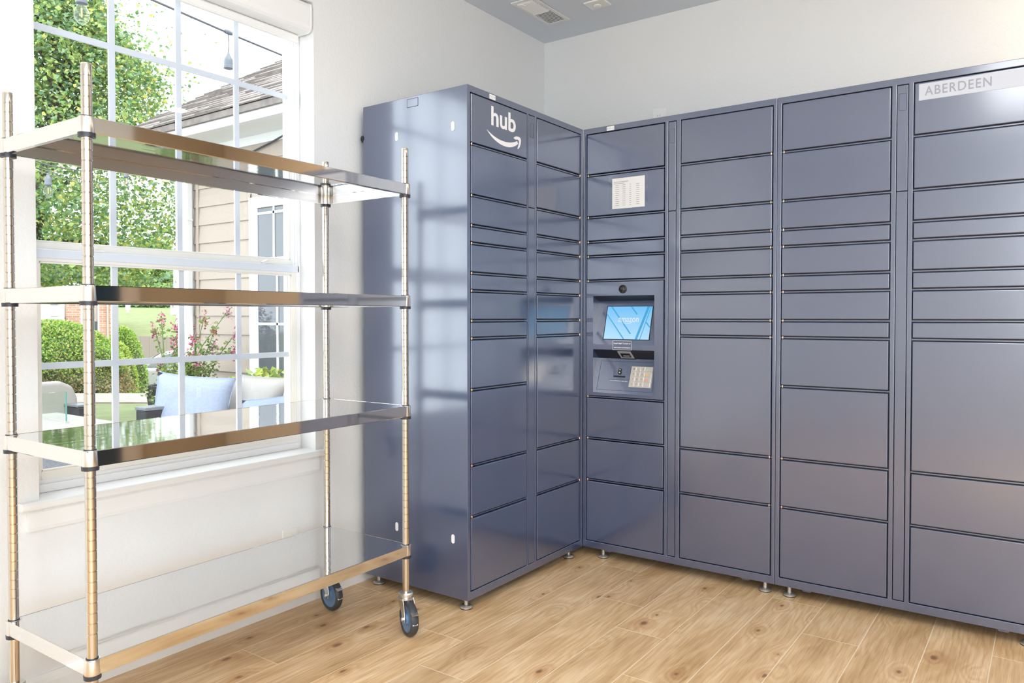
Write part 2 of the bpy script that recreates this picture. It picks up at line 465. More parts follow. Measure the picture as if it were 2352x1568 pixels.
def baseboard(name, axis, at, a0, a1, h=.085):
    # profile: depth outwards (+), height
    pr = [(0, 0), (.014, 0), (.014, h - .025), (.011, h - .012), (.006, h), (0, h)]
    m = MB()
    if axis == 'y': m.prism([(at + d, z) for d, z in pr], 1, a0, a1)
    else: m.prism([(at - d, z) for d, z in pr], 0, a0, a1)
    return struct(m.build(name, M['trim']))
baseboard('baseboard_left', 'y', XW, YN, YR)
baseboard('baseboard_rear', 'x', YR, XW + .02, XE - .03)

# window sill and apron
struct(MB().prism([(-.715, .585), (-.585, .585), (-.580, .590), (-.580, .604), (-.585, .6095), (-.715, .6095)], 1, -2.215, -1.070).build('trim_1', M['trim'], bevel=.002))
struct(MB().prism([(XW, .520), (-.602, .520), (-.598, .532), (-.598, .575), (-.604, .585), (XW, .585)], 1, -2.190, -1.105).build('trim_2', M['trim']))

# ------------------------------------------------------------------ the double-hung window
win = empty('window_1', (-.75, (WY0 + WY1) / 2, WZ0)); struct(win)
def wpart(name, mb, m, parent=win, bevel=None):
    o = mb.build(name, m, parent, bevel=bevel)
    o.location = (.75, -(WY0 + WY1) / 2, -WZ0) if parent is win else (0, 0, 0)
    return o
YA, YB = WY0 + .001, WY1 - .001
f = MB()
XF0, XF1 = -.796, -.704
f.box(XF0, XF1, YA, YA + .012, WZ0 + .005, WZ1).box(XF0, XF1, YB - .012, YB, WZ0 + .005, WZ1)
f.box(XF0, XF1 - .001, YA + .012, YB - .012, WZ1 - .02, WZ1 - .001)
f.box(XF0 + .001, -.698, YA + .012, YB - .012, WZ0 + .0052, WZ0 + .030)       # frame sill steps
f.box(XF0 + .001, -.708, YA + .012, YB - .012, WZ0 + .030, WZ0 + .042)
f.box(-.722, -.718, YB - .020, YB - .012, 1.37, WZ1)    # jamb track ribs
f.box(-.712, -.706, YB - .018, YB - .012, WZ0, WZ1)
f.box(-.712, -.706, YA + .012, YA + .018, WZ0, WZ1)
wpart('frame', f, M['vinyl'])
def sash(xc, th, y0, y1, z0, z1, st, rb, rt, cols, rows, mcol, name):
    m = MB(); a, b = xc - th / 2, xc + th / 2
    m.box(a, b, y0, y0 + st, z0, z1).box(a, b, y1 - st, y1, z0, z1)
    m.box(a, b, y0 + st, y1 - st, z0, z0 + rb).box(a, b, y0 + st, y1 - st, z1 - rt, z1)
    # glazing bead
    q = .006
    m.box(b - .010, b - .004, y0 + st, y0 + st + q, z0 + rb, z1 - rt).box(b - .010, b - .004, y1 - st - q, y1 - st, z0 + rb, z1 - rt)
    m.box(b - .010, b - .004, y0 + st, y1 - st, z0 + rb, z0 + rb + q).box(b - .010, b - .004, y0 + st, y1 - st, z1 - rt - q, z1 - rt)
    s = wpart(name, m, mcol, bevel=.0015)
    g = MB().box(xc - .003, xc - .001, y0 + st - .005, y1 - st + .005, z0 + rb - .005, z1 - rt + .005)
    g2 = g.build('glass', M['glass'], s)
    k = MB(); wv = .0105
    for y in cols: k.box(xc - .016, xc - .008, y - wv, y + wv, z0 + rb - .004, z1 - rt + .004)
    for z in rows: k.box(xc - .0155, xc - .0085, y0 + st - .004, y1 - st + .004, z - wv, z + wv)
    k.build('grille', M['muntin'], s)
    return s
us = sash(-.752, .022, YA + .012, YB - .004, 1.352, WZ1 - .022, .014, .036, .02, (-1.852, -1.611, -1.370), (1.727, 2.065), M['vinyllit'], 'upper_sash')
ls = sash(-.722, .026, YA + .012, YB - .006, WZ0 + .042, 1.362, .034, .026, .036, (-1.865, -1.625, -1.387), (.999,), M['vinyllit'], 'lower_sash')
lk = MB(); lk.box(-.738, -.704, YA + .012, YB - .006, 1.336, 1.364)     # meeting rail ledge
wpart('meeting_rail', lk, M['railsheen'], bevel=.002)
for y in (-1.93, -1.255):
    q = MB(); q.box(-.735, -.708, y - .025, y + .020, 1.3645, 1.371).prism([(y - .030, 1.371), (y - .006, 1.371), (y + .004, 1.380), (y - .010, 1.383), (y - .026, 1.376)], 0, -.732, -.712)
    wpart('sash_lock', q, M['vinyllit'], bevel=.0015)
q = MB().box(-.712, -.698, YB - .014, YB - .004, 2.015, 2.075)
wpart('shade_bracket', q, M['vinyl'], bevel=.0015)

# roller shade cassette inside the top of the opening
sh = empty('roller_shade', (-.66, -1.63, 2.30), 0, 'white roller shade cassette mounted inside the top of the window', 'window shade')
def lp(o, root): o.location = [-c for c in root.location]; return o
prof = [(-.705, 2.420), (-.705, 2.305), (-.640, 2.303), (-.628, 2.306), (-.619, 2.315), (-.6155, 2.33), (-.6155, 2.40), (-.619, 2.412), (-.628, 2.420)]
lp(MB().prism(prof, 1, YA + .012, YB - .014).build('cassette', M['fabric_white'], sh), sh)
for y0, y1 in ((YA + .002, YA + .012), (YB - .014, YB - .004)):
    pe = [(x * 1.0 + (-.66 - x) * -.03, z + (z - 2.36) * .03) for x, z in prof]
    lp(MB().prism(pe, 1, y0, y1).build('end_cap', M['trim'], sh, bevel=.002), sh)
lp(MB().prism([(-.700, 2.272), (-.684, 2.270), (-.680, 2.276), (-.680, 2.296), (-.684, 2.303), (-.700, 2.303)], 1, YA + .02, YB - .022).build('hem_bar', M['fabric_white'], sh, bevel=.002), sh)

# ------------------------------------------------------------------ ceiling vent, sensor, wall plates
vt = empty('ceiling_vent', (-.3675, .192, ZC), 0, 'white louvered supply air vent in the ceiling near the corner', 'air vent')
v0x, v1x, v0y, v1y = -.070, .070, -.178, .178
m = MB()
fw = .022
m.box(v0x, v1x, v0y, v0y + fw, -.006, 0).box(v0x, v1x, v1y - fw, v1y, -.006, 0).box(v0x, v0x + fw, v0y + fw, v1y - fw, -.006, 0).box(v1x - fw, v1x, v0y + fw, v1y - fw, -.006, 0)
m.build('frame', M['trim'], vt, bevel=.002)
m = MB(); m.box(v0x + fw, v1x - fw, v0y + fw, v1y - fw, -.0012, -.0002); m.build('duct_shade', mat('vent_shadow', (.30, .32, .35), .8), vt)  # grey sheet painted as the shade behind the louvers
m = MB()
n = 22
for i in range(n):
    y = v0y + fw + (i + .5) * (v1y - v0y - 2 * fw) / n
    s_ = -1 if i < n / 2 else 1
    m.obox((0, y, -.007), (v1x - fw, 0, 0), (0, .0045, .0036 * s_), (0, -.0006 * s_, .0008))
m.box(v0x + fw, v1x - fw, -.004, .004, -.013, -.001)
m.build('louver', M['trim'], vt)
m = MB(); m.tube([(-.035, -.150, -.008), (-.005, -.135, -.014), (.025, -.145, -.012)], .003, 8); m.build('damper_lever', M['trim'], vt)

sm = empty('ceiling_sensor', (-.0765, .272, ZC), 0, 'small square white sensor plate with round button on the ceiling', 'sensor')
m = MB(); m.box(-.057, .057, -.048, .048, -.010, 0); m.build('plate', M['trim'], sm, bevel=.004)
MB().lathe([(.020, -.012), (.020, -.017), (.014, -.020)], 24).build('button', M['trim'], sm)

pl = tag(MB().box(XW + .0005, XW + .006, -1.282, -1.208, .205, .315).build('wall_plate', M['trim'], bevel=.002), 'blank white wall plate low on the wall behind the wheeled rack', 'wall plate')
pl = empty('wall_outlet', (.118, YR - .0005, 2.20), 0, 'white outlet plate on the wall just above the locker with the touchscreen', 'wall outlet')
MB().box(-.036, .036, -.006, 0, -.058, .062).build('cover_plate', M['trim'], pl, bevel=.002)
MB().lathe([(.017, 0), (.017, .003)], 20, (0, -.006, .022), (0, -1, 0)).build('receptacle', M['trim'], pl)
for x in (-.006, .006): MB().box(x - .001, x + .001, -.0095, -.0085, .018, .028).build('slot', M['ink'], pl)

# unseen ceiling lamps, the last two added for fill light
for i, (x, y, sx, sy, w_, c) in enumerate(LAMPS):
    L_ = empty('ceiling_light', (x, y, ZC), 0, ['rectangular ceiling light panel nearest the lockers', 'added unseen rectangular light panel near the wall behind the photographer', 'added unseen rectangular light panel along the right wall'][i], 'ceiling light')
    q = MB(); a, b = sx / 2, sy / 2; e = .03
    q.box(-a - e, a + e, -b - e, -b, -.03, 0).box(-a - e, a + e, b, b + e, -.03, 0).box(-a - e, -a, -b, b, -.03, 0).box(a, a + e, -b, b, -.03, 0)
    q.build('frame', M['trim'], L_)

# ------------------------------------------------------------------ parcel lockers
G = [2.0211, 1.8237, 1.6248, 1.5082, 1.4392, 1.3233, 1.2545, 1.1377, 1.0686]
S1, LL1, L3, LB = .8685, .5722, .3720, .0795
H, ZB = 2.0471, .0469
K1, K2, K3 = .7733, .5734, .3743
DEPTH = .570
NM = M['navy']

def grid_front(m, xs, zs, holes, y=0.0, d0=.014, mi=0, mback=1, deep=None):
    """a plate in the XZ plane with rectangular holes running back by d; holes = set of (i, j) cells"""
    for i in range(len(xs) - 1):
        for j in range(len(zs) - 1):
            x0, x1, z0, z1 = xs[i], xs[i + 1], zs[j], zs[j + 1]
            d = deep.get((i, j), d0) if deep else d0
            if (i, j) in holes:
                m.add([(x0, y + d, z0), (x1, y + d, z0), (x1, y + d, z1), (x0, y + d, z1)], [(0, 1, 2, 3)], mback)
                for (ax, az, bx_, bz, ni, nj) in ((x0, z0, x1, z0, i, j - 1), (x1, z0, x1, z1, i + 1, j), (x1, z1, x0, z1, i, j + 1), (x0, z1, x0, z0, i - 1, j)):
                    if (ni, nj) not in holes:
                        m.add([(ax, y, az), (bx_, y, bz), (bx_, y + d, bz), (ax, y + d, az)], [(0, 1, 2, 3)], mi)
            else:
                m.add([(x0, y, z0), (x1, y, z0), (x1, y, z1), (x0, y, z1)], [(0, 1, 2, 3)], mi)

def cabinet(name, loc, rz, W, c1, st, c2, lv1, lv2, pin1, pin2, label, foot_x, kiosk=None):
    root = empty(name, loc, rz, label, 'parcel locker', None)
    m = MB()
    xs = [0, c1[0], c1[1], st[0], st[1], c2[0], c2[1], W]; zs = [ZB, LB, G[0], H]
    grid_front(m, xs, zs, {(1, 1), (3, 1), (5, 1)}, 0, .014, deep={(1, 1): .062} if kiosk else None)
    D = DEPTH
    fr_b = [(x, 0, ZB) for x in xs]; fr_t = [(x, 0, H) for x in xs]
    m.add(fr_t + [(W, D, H), (0, D, H)], [tuple(range(len(xs) + 2))])
    m.add(fr_b + [(W, D, ZB), (0, D, ZB)], [tuple(range(len(xs) + 2))])
    m.add([(0, 0, z) for z in zs] + [(0, D, H), (0, D, ZB)], [tuple(range(6))])
    m.add([(W, 0, z) for z in zs] + [(W, D, H), (W, D, ZB)], [tuple(range(6))])
    m.add([(0, D, ZB), (W, D, ZB), (W, D, H), (0, D, H)], [(0, 1, 2, 3)])
    body = m.build('cabinet_body', [NM, M['navydark']], root, bevel=.0018)
    # thin shelf rails seen in the gaps between doors
    gap = .0065
    for col, lv, pin in ((c1, lv1, pin1), (c2, lv2, pin2)):
        for a in range(len(lv) - 1):
            zt, zb_ = lv[a], lv[a + 1]
            z1 = zt - (.004 if a == 0 else gap); z0 = zb_ + (.004 if a == len(lv) - 2 else gap)
            if kiosk and col is c1 and abs(zt - G[5]) < 1e-6:
                kiosk(root, col, z0, z1); dr_ = None
            else:
                dr_ = bx('door', col[0] + .004, col[1] - .004, -.0015, .0125, z0, z1, NM, root, bevel=.0028, seg=3)
                if name_hub.get((name, a)) and col is (c1 if name != 'B' else c2): pass
            if a > 0:
                xr = MB().box(col[0] + .0005, col[1] - .0005, .0055, .0138, zt - .0022, zt + .0022)
                xr.build('shelf_rail', NM, root)
                px = col[0] + .009 if pin == 'l' else col[1] - .009
                hp = MB(); hp.lathe([(.0030, -.0052), (.0036, -.004), (.0036, .004), (.0030, .0052)], 10, (px, .0015, zt))
                hp.build('hinge_pin', M['brass'], root)
            doors.setdefault(root.name, []).append(dr_)
    # centre lock strip, two lengths
    zsplit = G[2] - .001
    a, b = st
    bx('lock_strip', a + .0025, b - .0025, .0002, .0125, zsplit + .0015, G[0] - .003, NM, root, bevel=.001)
    bx('lock_strip', a + .0025, b - .0025, .0002, .0125, LB + .003, zsplit - .0015, NM, root, bevel=.001)
    # access hatch outline on the strip
    cx = (a + b) / 2; hw = .0125; z1, z0 = G[0] - .034, G[0] - .096
    pts = []
    for (qx, qz, a0) in ((cx + hw - .004, z1 - .004, 0), (cx - hw + .004, z1 - .004, 90), (cx - hw + .004, z0 + .004, 180), (cx + hw - .004, z0 + .004, 270)):
        for t in (0, 30, 60, 90): pts.append((qx + .004 * cos(R(a0 + t)), -.0001, qz + .004 * sin(R(a0 + t))))
    pts.append(pts[0]); pts.append(pts[1])
    MB().tube(pts, .0006, 5, caps=False).build('hatch_seam', M['navydark'], root)
    # levelling feet
    for fx, fy in foot_x:
        MB().lathe([(.0235, 0), (.026, .003), (.026, .008), (.021, .0125), (.0095, .014), (.0085, .0145), (.0085, .050)], 20, (fx, fy, 0)).build('levelling_foot', M['foot'], root)
        MB().lathe([(.0262, .0), (.0262, .0025)], 20, (fx, fy, 0)).build('foot_pad', M['black'], root)
    # bracket tabs hanging below the body
    for fx in (.12, W - .13):
        MB().prism([(fx - .02, ZB + .001), (fx + .025, ZB + .001), (fx + .018, ZB - .012), (fx - .012, ZB - .012)], 1, .02, .05).build('base_bracket', NM, root)
    return root
name_hub = {}; doors = {}
full = G + [S1, LL1, L3, LB]
nos = G + [LL1, L3, LB]

WH = .884
hub = cabinet('parcel_locker', (0, -WH, 0), pi / 2, WH - .002, (-.866 + WH, -.4754 + WH), (.418, .468), (-.402 + WH, -.0204 + WH), full, nos, 'l', 'r',
              'navy parcel locker against the window wall showing a bare side panel and white logo', [(.0435, .0435), (.0435, .527), (WH - .06, .0435), (WH - .06, .527)])
# logo on the top-left door
door_top = doors[hub.name][0]
lettering('logo_lettering', 'hub', M['white_print'], door_top, .150, .320, 1.9195, 1.997, -.0019, thick=.022)
def bez(p0, p1, p2, p3, n=16):
    o = []
    for i in range(n + 1):
        t = i / n; s_ = 1 - t
        o.append(tuple(s_ ** 3 * p0[k] + 3 * s_ * s_ * t * p1[k] + 3 * s_ * t * t * p2[k] + t ** 3 * p3[k] for k in (0, 1)))
    return o
low = bez((.1195, 1.8975), (.160, 1.857), (.268, 1.828), (.337, 1.879)); upp = bez((.1195, 1.8975), (.172, 1.872), (.252, 1.856), (.331, 1.8895))
m = MB(); n = len(low)
V_ = [(p[0], -.0019, p[1]) for p in low] + [(p[0], -.0019, p[1]) for p in upp]
m.add(V_, [(i, i + 1, n + i + 1, n + i) for i in range(n - 1)])
hk = [(.304, 1.8965), (.311, 1.9035), (.325, 1.9085), (.342, 1.9095), (.354, 1.9065), (.3585, 1.899), (.357, 1.884), (.349, 1.868), (.3365, 1.8565), (.3325, 1.8595), (.339, 1.872), (.3435, 1.884), (.343, 1.8935), (.334, 1.8965), (.318, 1.8935)]
m.add([(p[0], -.0019, p[1]) for p in hk], [tuple(range(len(hk)))])
m.build('logo_smile', M['white_print'], door_top)
# small asset sticker on the top rail
def sticker(root, x0, x1, z0, z1, txt):
    s_ = MB().box(x0, x1, -.0009, -.0002, z0, z1).build('asset_sticker', M['white_print'], root)
    lettering('sticker_text', txt, M['ink'], s_, x0 + .003, x1 - .003, z0 + .005, z1 - .005, -.0011)
sticker(hub, .140, .180, 2.0235, 2.0425, 'CL J 10')
# side panel details (side facing the rack: local x = 0 face)
for dy, z in ((.373, 1.896), (.072, 1.896), (.378, .280), (.074, .280)):
    o = MB(); pts = []
    for a in range(0, 181, 20): pts.append((dy + .008 * cos(R(a)), z + .010 + .008 * sin(R(a))))
    for a in range(180, 361, 20): pts.append((dy + .008 * cos(R(a)), z - .010 + .008 * sin(R(a))))
    o.prism(pts, 0, -.0012, -.0002).build('slot_plug', M['white_print'], hub)
fr = MB()
for (y0, y1, z0, z1) in ((.254, .3145, 2.0365, 2.038), (.254, .3145, 2.004, 2.0055), (.254, .2555, 2.004, 2.038), (.313, .3145, 2.004, 2.038)):
    fr.box(-.0008, -.0001, y0, y1, z0, z1)
fr.build('hatch_seam', M['navydark'], hub)
bx('hatch_cover', -.0006, -.0001, .2557, .3127, 2.0057, 2.0363, NM, hub)
MB().lathe([(.014, 0), (.016, .004), (.016, .018), (.010, .022)], 20, (.012, DEPTH - .006, 1.915), (0, 1, 0)).build('rear_knob', M['black'], hub)

# kiosk door
def kiosk(root, col, z0, z1):
    x0, x1 = col[0] + .004, col[1] - .004
    hx0, hx1 = .0555, .3710
    r2b, r2t, r1b, r1t = .795, .9995, 1.0225, 1.252
    kp = MB()
    xs = [x0, hx0, hx1, x1]; zs = [z0, r2b, r2t, r1b, r1t, z1]
    yF = -.0015; yb = .058
    for i in range(3):
        for j in range(5):
            if (i, j) in ((1, 1), (1, 3)): continue
            kp.add([(xs[i], yF, zs[j]), (xs[i + 1], yF, zs[j]), (xs[i + 1], yF, zs[j + 1]), (xs[i], yF, zs[j + 1])], [(0, 1, 2, 3)])
    kp.add([(x0, yF, z) for z in zs] + [(x0, .0125, z1), (x0, .0125, z0)], [tuple(range(8))])
    kp.add([(x1, yF, z) for z in zs] + [(x1, .0125, z1), (x1, .0125, z0)], [tuple(range(8))])
    kp.add([(x, yF, z1) for x in xs] + [(x1, .0125, z1), (x0, .0125, z1)], [tuple(range(6))])
    kp.add([(x, yF, z0) for x in xs] + [(x1, .0125, z0), (x0, .0125, z0)], [tuple(range(6))])
    for zb_, zt_, zk in ((r1b, r1t, 1.2285), (r2b, r2t, .9555)):
        kp.add([(hx0, yF, zt_), (hx1, yF, zt_), (hx1, yb, zk), (hx0, yb, zk)], [(0, 1, 2, 3)], 1)       # overhang sloping back and down, its shade painted as dark navy
        for hx in (hx0, hx1):
            kp.add([(hx, yF, zb_), (hx, yb, zk), (hx, yF, zt_)], [(0, 1, 2)], 0)
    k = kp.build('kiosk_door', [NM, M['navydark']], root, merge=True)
    # the holes cut into the body behind: the sloped panels close the recess
    def slope(zb_, zk):
        P0 = Vector((hx0, yF, zb_)); ux = Vector((hx1 - hx0, 0, 0)); uz = Vector((0, yb - yF, zk - zb_))
        nrm = ux.cross(uz).normalized()      # faces the viewer (-y, +z)
        if nrm.y > 0: nrm = -nrm
        return lambda a, b, h=0: tuple(P0 + ux * a + uz * b + nrm * h)
    def slab(S, name, a0, a1, b0, b1, h0, h1, m_, par):
        v = [S(a, b, h) for a in (a0, a1) for b in (b0, b1) for h in (h0, h1)]
        return MB().add(v, [(0, 1, 3, 2), (4, 6, 7, 5), (0, 4, 5, 1), (2, 3, 7, 6), (0, 2, 6, 4), (1, 5, 7, 3)]).build(name, m_, par, merge=True)
    S = slope(r1b, 1.2285)
    slab(S, 'screen_bezel', 0, 1, 0, 1, -.003, 0, NM, root)
    sc_ = slab(S, 'touchscreen', .155, .915, .115, .880, .0004, .0012, M['black'], root)
    # lit screen
    def quad(S, name, pts, h, m_, par): return MB().add([S(a, b, h) for a, b in pts], [tuple(range(len(pts)))]).build(name, m_, par)
    quad(S, 'display', [(.168, .128), (.902, .128), (.902, .868), (.168, .868)], .0016, M['screen'], sc_)
    # diagonal bands of the picture on the display
    b_ = MB()
    def strip(p, q, wd):
        p = Vector(p); q = Vector(q); d = (q - p).normalized(); n_ = Vector((-d.y, d.x)) * wd
        v = [p + n_, q + n_, q - n_, p - n_]
        lo, hi = .128, .868
        b_.add([S(min(max(a.x, .168), .902), min(max(a.y, lo), hi), .0019) for a in v], [(0, 1, 2, 3)])
    strip((.235, .868), (.60, .25), .012); strip((.168, .69), (.50, .128), .012); strip((.56, .868), (.67, .69), .012)
    strip((.84, .868), (.70, .128), .020); strip((.88, .868), (.76, .128), .006); strip((.83, .51), (.902, .40), .012)
    b_.build('display_stripe', M['screenband'], sc_)
    fn = lettering('display_text', 'amazon', M['screentext'], sc_, .375, .705, .515, .610, .0022, thick=.004)
    for v in fn.data.vertices: v.co = Vector(S(v.co.x, v.co.z, .0022))
    a1 = [(p[0], p[1]) for p in bez((.42, .515), (.47, .468), (.56, .462), (.605, .508))]; a2 = [(p[0], p[1]) for p in bez((.42, .515), (.47, .480), (.55, .476), (.598, .514))]
    n_ = len(a1); MB().add([S(a, b, .0022) for a, b in a1 + a2], [(i, i + 1, n_ + i + 1, n_ + i) for i in range(n_ - 1)]).build('display_smile', M['screentext'], sc_)
    # help sticker across the lower edge of the bezel
    hs = MB(); X0, X1, Z0, Z1 = .1605, .2590, .9990, 1.0425
    hs.box(X0, X1, -.0024, -.0016, Z0, Z1, 0)
    for (p, q, r_, s_) in ((X0, X1, Z1 - .0015, Z1), (X0, X1, Z0, Z0 + .0015), (X0, X0 + .0015, Z0, Z1), (X1 - .0015, X1, Z0, Z1)): hs.box(p, q, -.0030, -.0024, r_, s_, 1)
    hs = hs.build('help_sticker', [M['navy'], M['white_print']], root)
    lettering('sticker_text', 'Need help? Contact us', M['white_print'], hs, X0 + .006, X1 - .006, Z0 + .0255, Z0 + .0345, -.0031, thick=.02)
    lettering('sticker_text', 'www.amazon.com/contact-us', M['white_print'], hs, X0 + .006, X1 - .006, Z0 + .0085, Z0 + .0155, -.0031, thick=.02)
    # camera
    MB().lathe([(.0195, 0), (.0195, .004), (.0165, .0055)], 28, (.2125, yF, 1.282), (0, -1, 0)).build('camera_ring', M['black'], root)
    MB().lathe([(.0155, .0052), (.013, .009), (.007, .0115), (.001, .0122)], 28, (.2125, yF, 1.282), (0, -1, 0)).build('camera_lens', M['lens'], root)
    # barcode scanner set into the dark overhang under the strip
    O0 = Vector((0, yF, r2t)); od = Vector((0, yb - yF, .9555 - r2t)); on = Vector((0, od.z, -od.y)).normalized()
    def T(x, b, h): return tuple(O0 + Vector((x, 0, 0)) + od * b + on * h)
    def tslab(name, x0, x1, b0, b1, h0, h1, m_, par):
        v = [T(a_, c_, h) for a_ in (x0, x1) for c_ in (b0, b1) for h in (h0, h1)]
        return MB().add(v, [(0, 1, 3, 2), (4, 6, 7, 5), (0, 4, 5, 1), (2, 3, 7, 6), (0, 2, 6, 4), (1, 5, 7, 3)]).build(name, m_, par, merge=True)
    sf = tslab('scanner_frame', .181, .248, .14, .86, .0005, .004, M['scan'], root)
    tslab('scanner_window', .190, .239, .30, .72, .0042, .0046, M['lens'], sf)
    tslab('scanner_slot', .200, .233, .52, .62, .0048, .0054, M['scan'], sf)
    S = slope(r2b, .9555)
    sp_ = slab(S, 'keypad_panel', 0, 1, 0, 1, -.003, 0, NM, root)
    q = MB()
    for (a0, a1, b0, b1) in ((.05, .96, .915, .922), (.05, .96, .085, .092), (.05, .054, .085, .922), (.956, .96, .085, .922)):
        q.add([S(a, b, .0003) for a, b in ((a0, b0), (a1, b0), (a1, b1), (a0, b1))], [(0, 1, 2, 3)])
    q.build('panel_seam', M['navydark'], sp_)
    cr = slab(S, 'card_reader', .235, .570, .395, .785, .0006, .004, NM, root)
    slab(S, 'reader_recess', .305, .500, .455, .735, .0042, .0048, M['navydark'], cr)
    slab(S, 'reader_face', .312, .500, .500, .735, .0048, .0062, NM, cr)
    for bb, rr in ((.665, .0075), (.585, .0095)):
        c0 = Vector(S(.405, bb, .0065)); nn = (Vector(S(.4, bb, .02)) - Vector(S(.4, bb, .0))).normalized()
        MB().lathe([(rr, 0), (rr, .003), (rr * .7, .0035)], 20, c0, nn).build('reader_lens', M['black'], cr)
        MB().lathe([(rr * .45, .0034), (rr * .4, .0042)], 14, c0, nn).build('reader_led', M['key'], cr)
    rt = lettering('reader_text', 'Need assistance to open door', M['white_print'], cr, .255, .545, .345, .370, 0, thick=.03)
    for v in rt.data.vertices: v.co = Vector(S(v.co.x, v.co.z, .0006))
    kpd = slab(S, 'keypad', .580, .925, .200, .785, .0006, .0045, M['key'], root)
    for r_ in range(4):
        for c_ in range(4):
            wds = [.062, .062, .062, .095]
            a0 = .597 + c_ * .072 + (0 if c_ < 3 else .003); a1 = a0 + wds[c_]
            b1 = .765 - r_ * .142; b0 = b1 - .115
            ky = slab(S, 'key', a0, a1, b0, b1, .0047, .0068, M['key'], kpd)
            if c_ == 3 and r_ < 3: quad(S, 'key_mark', [(a0 + .006, b0 + .012), (a1 - .036, b0 + .012), (a1 - .036, b1 - .030), (a0 + .006, b1 - .030)], .0070, (M['keyg'], M['keyy'], M['keyr'])[r_], kpd)
            if c_ < 3:
                t_ = lettering('key_digit', '123456789*0#'[r_ * 3 + c_], M['ink'], kpd, a0 + .021, a1 - .021, b0 + .028, b1 - .028, 0)
                for v in t_.data.vertices: v.co = Vector(S(v.co.x, v.co.z, .0070))

M['screen'] = bpy.data.materials.new('lit_screen'); M['screen'].use_nodes = True
def _scr():
    m = M['screen']; N = m.node_tree.nodes; L = m.node_tree.links; p = N['Principled BSDF']
    tc = N.new('ShaderNodeTexCoord'); sx = N.new('ShaderNodeSeparateXYZ'); L.new(tc.outputs['Generated'], sx.inputs[0])
    r = N.new('ShaderNodeValToRGB'); L.new(sx.outputs['Z'], r.inputs['Fac'])
    r.color_ramp.elements[0].color = (.42, .72, .95, 1); r.color_ramp.elements[1].color = (.15, .52, .90, 1)
    L.new(r.outputs['Color'], p.inputs['Emission Color']); p.inputs['Emission Strength'].default_value = 1.0
    p.inputs['Base Color'].default_value = (.02, .02, .02, 1); p.inputs['Roughness'].default_value = .15
_scr()
M['scan'] = mat('scanner_frame', (.55, .56, .55), .35, .4)
M['screenband'] = mat('lit_screen_band', (.02, .02, .02), .2, emit=((.05, .42, .80), .85))
M['screentext'] = mat('lit_screen_text', (.02, .02, .02), .2, emit=((.86, .92, .96), .9))

A_W = .9128
locA = cabinet('parcel_locker', (0.0008, 0, 0), 0, A_W - .0012, (.0171, .4190), (.4341, .4731), (.4924, .8971), G[:6] + [K1, K2, K3, LB], nos, 'l', 'r',
               'navy parcel locker in the inner corner with the lit touchscreen and keypad', [(.0905, .0406), (.09, .52), (A_W - .05, .0406), (A_W - .05, .52)], kiosk=kiosk)
sticker(locA, .126, .165, 2.0235, 2.0425, 'K D-11')
B0 = .9128
locB = cabinet('parcel_locker', (B0 + .0008, 0, 0), 0, .9235, (.9303 - B0, 1.337 - B0), (1.3527 - B0, 1.3938 - B0), (1.4097 - B0, 1.818 - B0), full, nos, 'l', 'r',
               'navy parcel locker at the right edge of the photo with the grey name strip', [(.05, .0406), (.05, .52), (.87, .0406), (.87, .52)])
# name strip on the top door of the right-hand column
dl = doors[locB.name]; dname = dl[12]
ns = MB().box(1.427 - B0, 1.805 - B0, -.0026, -.0016, 1.951, 2.0115).build('name_strip', M['plate'], dname)
lettering('name_lettering', 'ABERDEEN', M['platetext'], dname, 1.446 - B0, 1.655 - B0, 1.9665, 2.000, -.0029, thick=.012, spacing=1.15)
locB2 = None

# the printed notice taped on the second door of the corner locker
pn = empty('paper_notice', (.240, -.003, 1.655), 0, 'white printed notice taped above the touchscreen on a navy locker door', 'notice')
MB().box(-.083, .083, .0004, .0010, 0, .141).build('sheet', M['paper'], pn)
rnd = random.Random(5)
q = MB()
q.box(-.074, .0, .0000, .0004, .1225, .1245).box(-.074, -.02, .0000, .0004, .1155, .1172)
for r_ in range(11):
    z = .107 - r_ * .0093
    for (x, wd) in ((-.066, .012 + .008 * rnd.random()), (-.030, .016), (.006, .009), (.040, .016)):
        q.box(x, x + wd, 0, .0004, z, z + .0016)
q.build('printed_lines', M['ink'], pn)
tp = glassmat('clear_tape', (.93, .94, .96), .05, .1)
for (x0, x1, z0, z1) in ((-.095, .095, .150, .158), (-.103, -.083, .0, .15), (.083, .098, .02, .15)):
    MB().box(x0, x1, .0008, .00115, z0, z1).build('clear_tape', tp, pn)

# ------------------------------------------------------------------ the wheeled wire-style rack of polished steel
RX, RY, RA, RL, RW = -.0539, -2.2741, 1.5896, 1.1231, .4177
PT, PB = 1.760, .150
TS = [1.6329, 1.2295, .8308, .3229]; TH = .0392
rk = empty('wheeled_rack', (RX, RY, 0), RA, 'four-tier polished stainless steel rack on blue-cored casters beside the window', 'storage rack')
posts = [(0, 0), (RL, 0), (0, RW), (RL, RW)]
def post_profile():
    pr = [(.0105, PB), (.0125, PB)]
    z = .385
    while z < PT - .012:
        pr += [(.0125, z - .0016), (.0113, z - .0006), (.0113, z + .0006), (.0125, z + .0016)]
        z += .0254
    pr += [(.0125, PT - .004), (.0115, PT - .001)]
    return pr
pm = None
for i, (x, y) in enumerate(posts):
    if pm is None:
        o = MB().lathe(post_profile(), 24, (0, 0, 0)).build('post', M['post'], rk); pm = o
    else:
        o = pm.copy(); C.objects.link(o); o.parent = rk
    o.location = (x, y, 0)
    cp = MB().lathe([(.0118, PT - .002), (.0126, PT), (.0110, PT + .0015)], 24).build('post_cap', M['collar'], o)
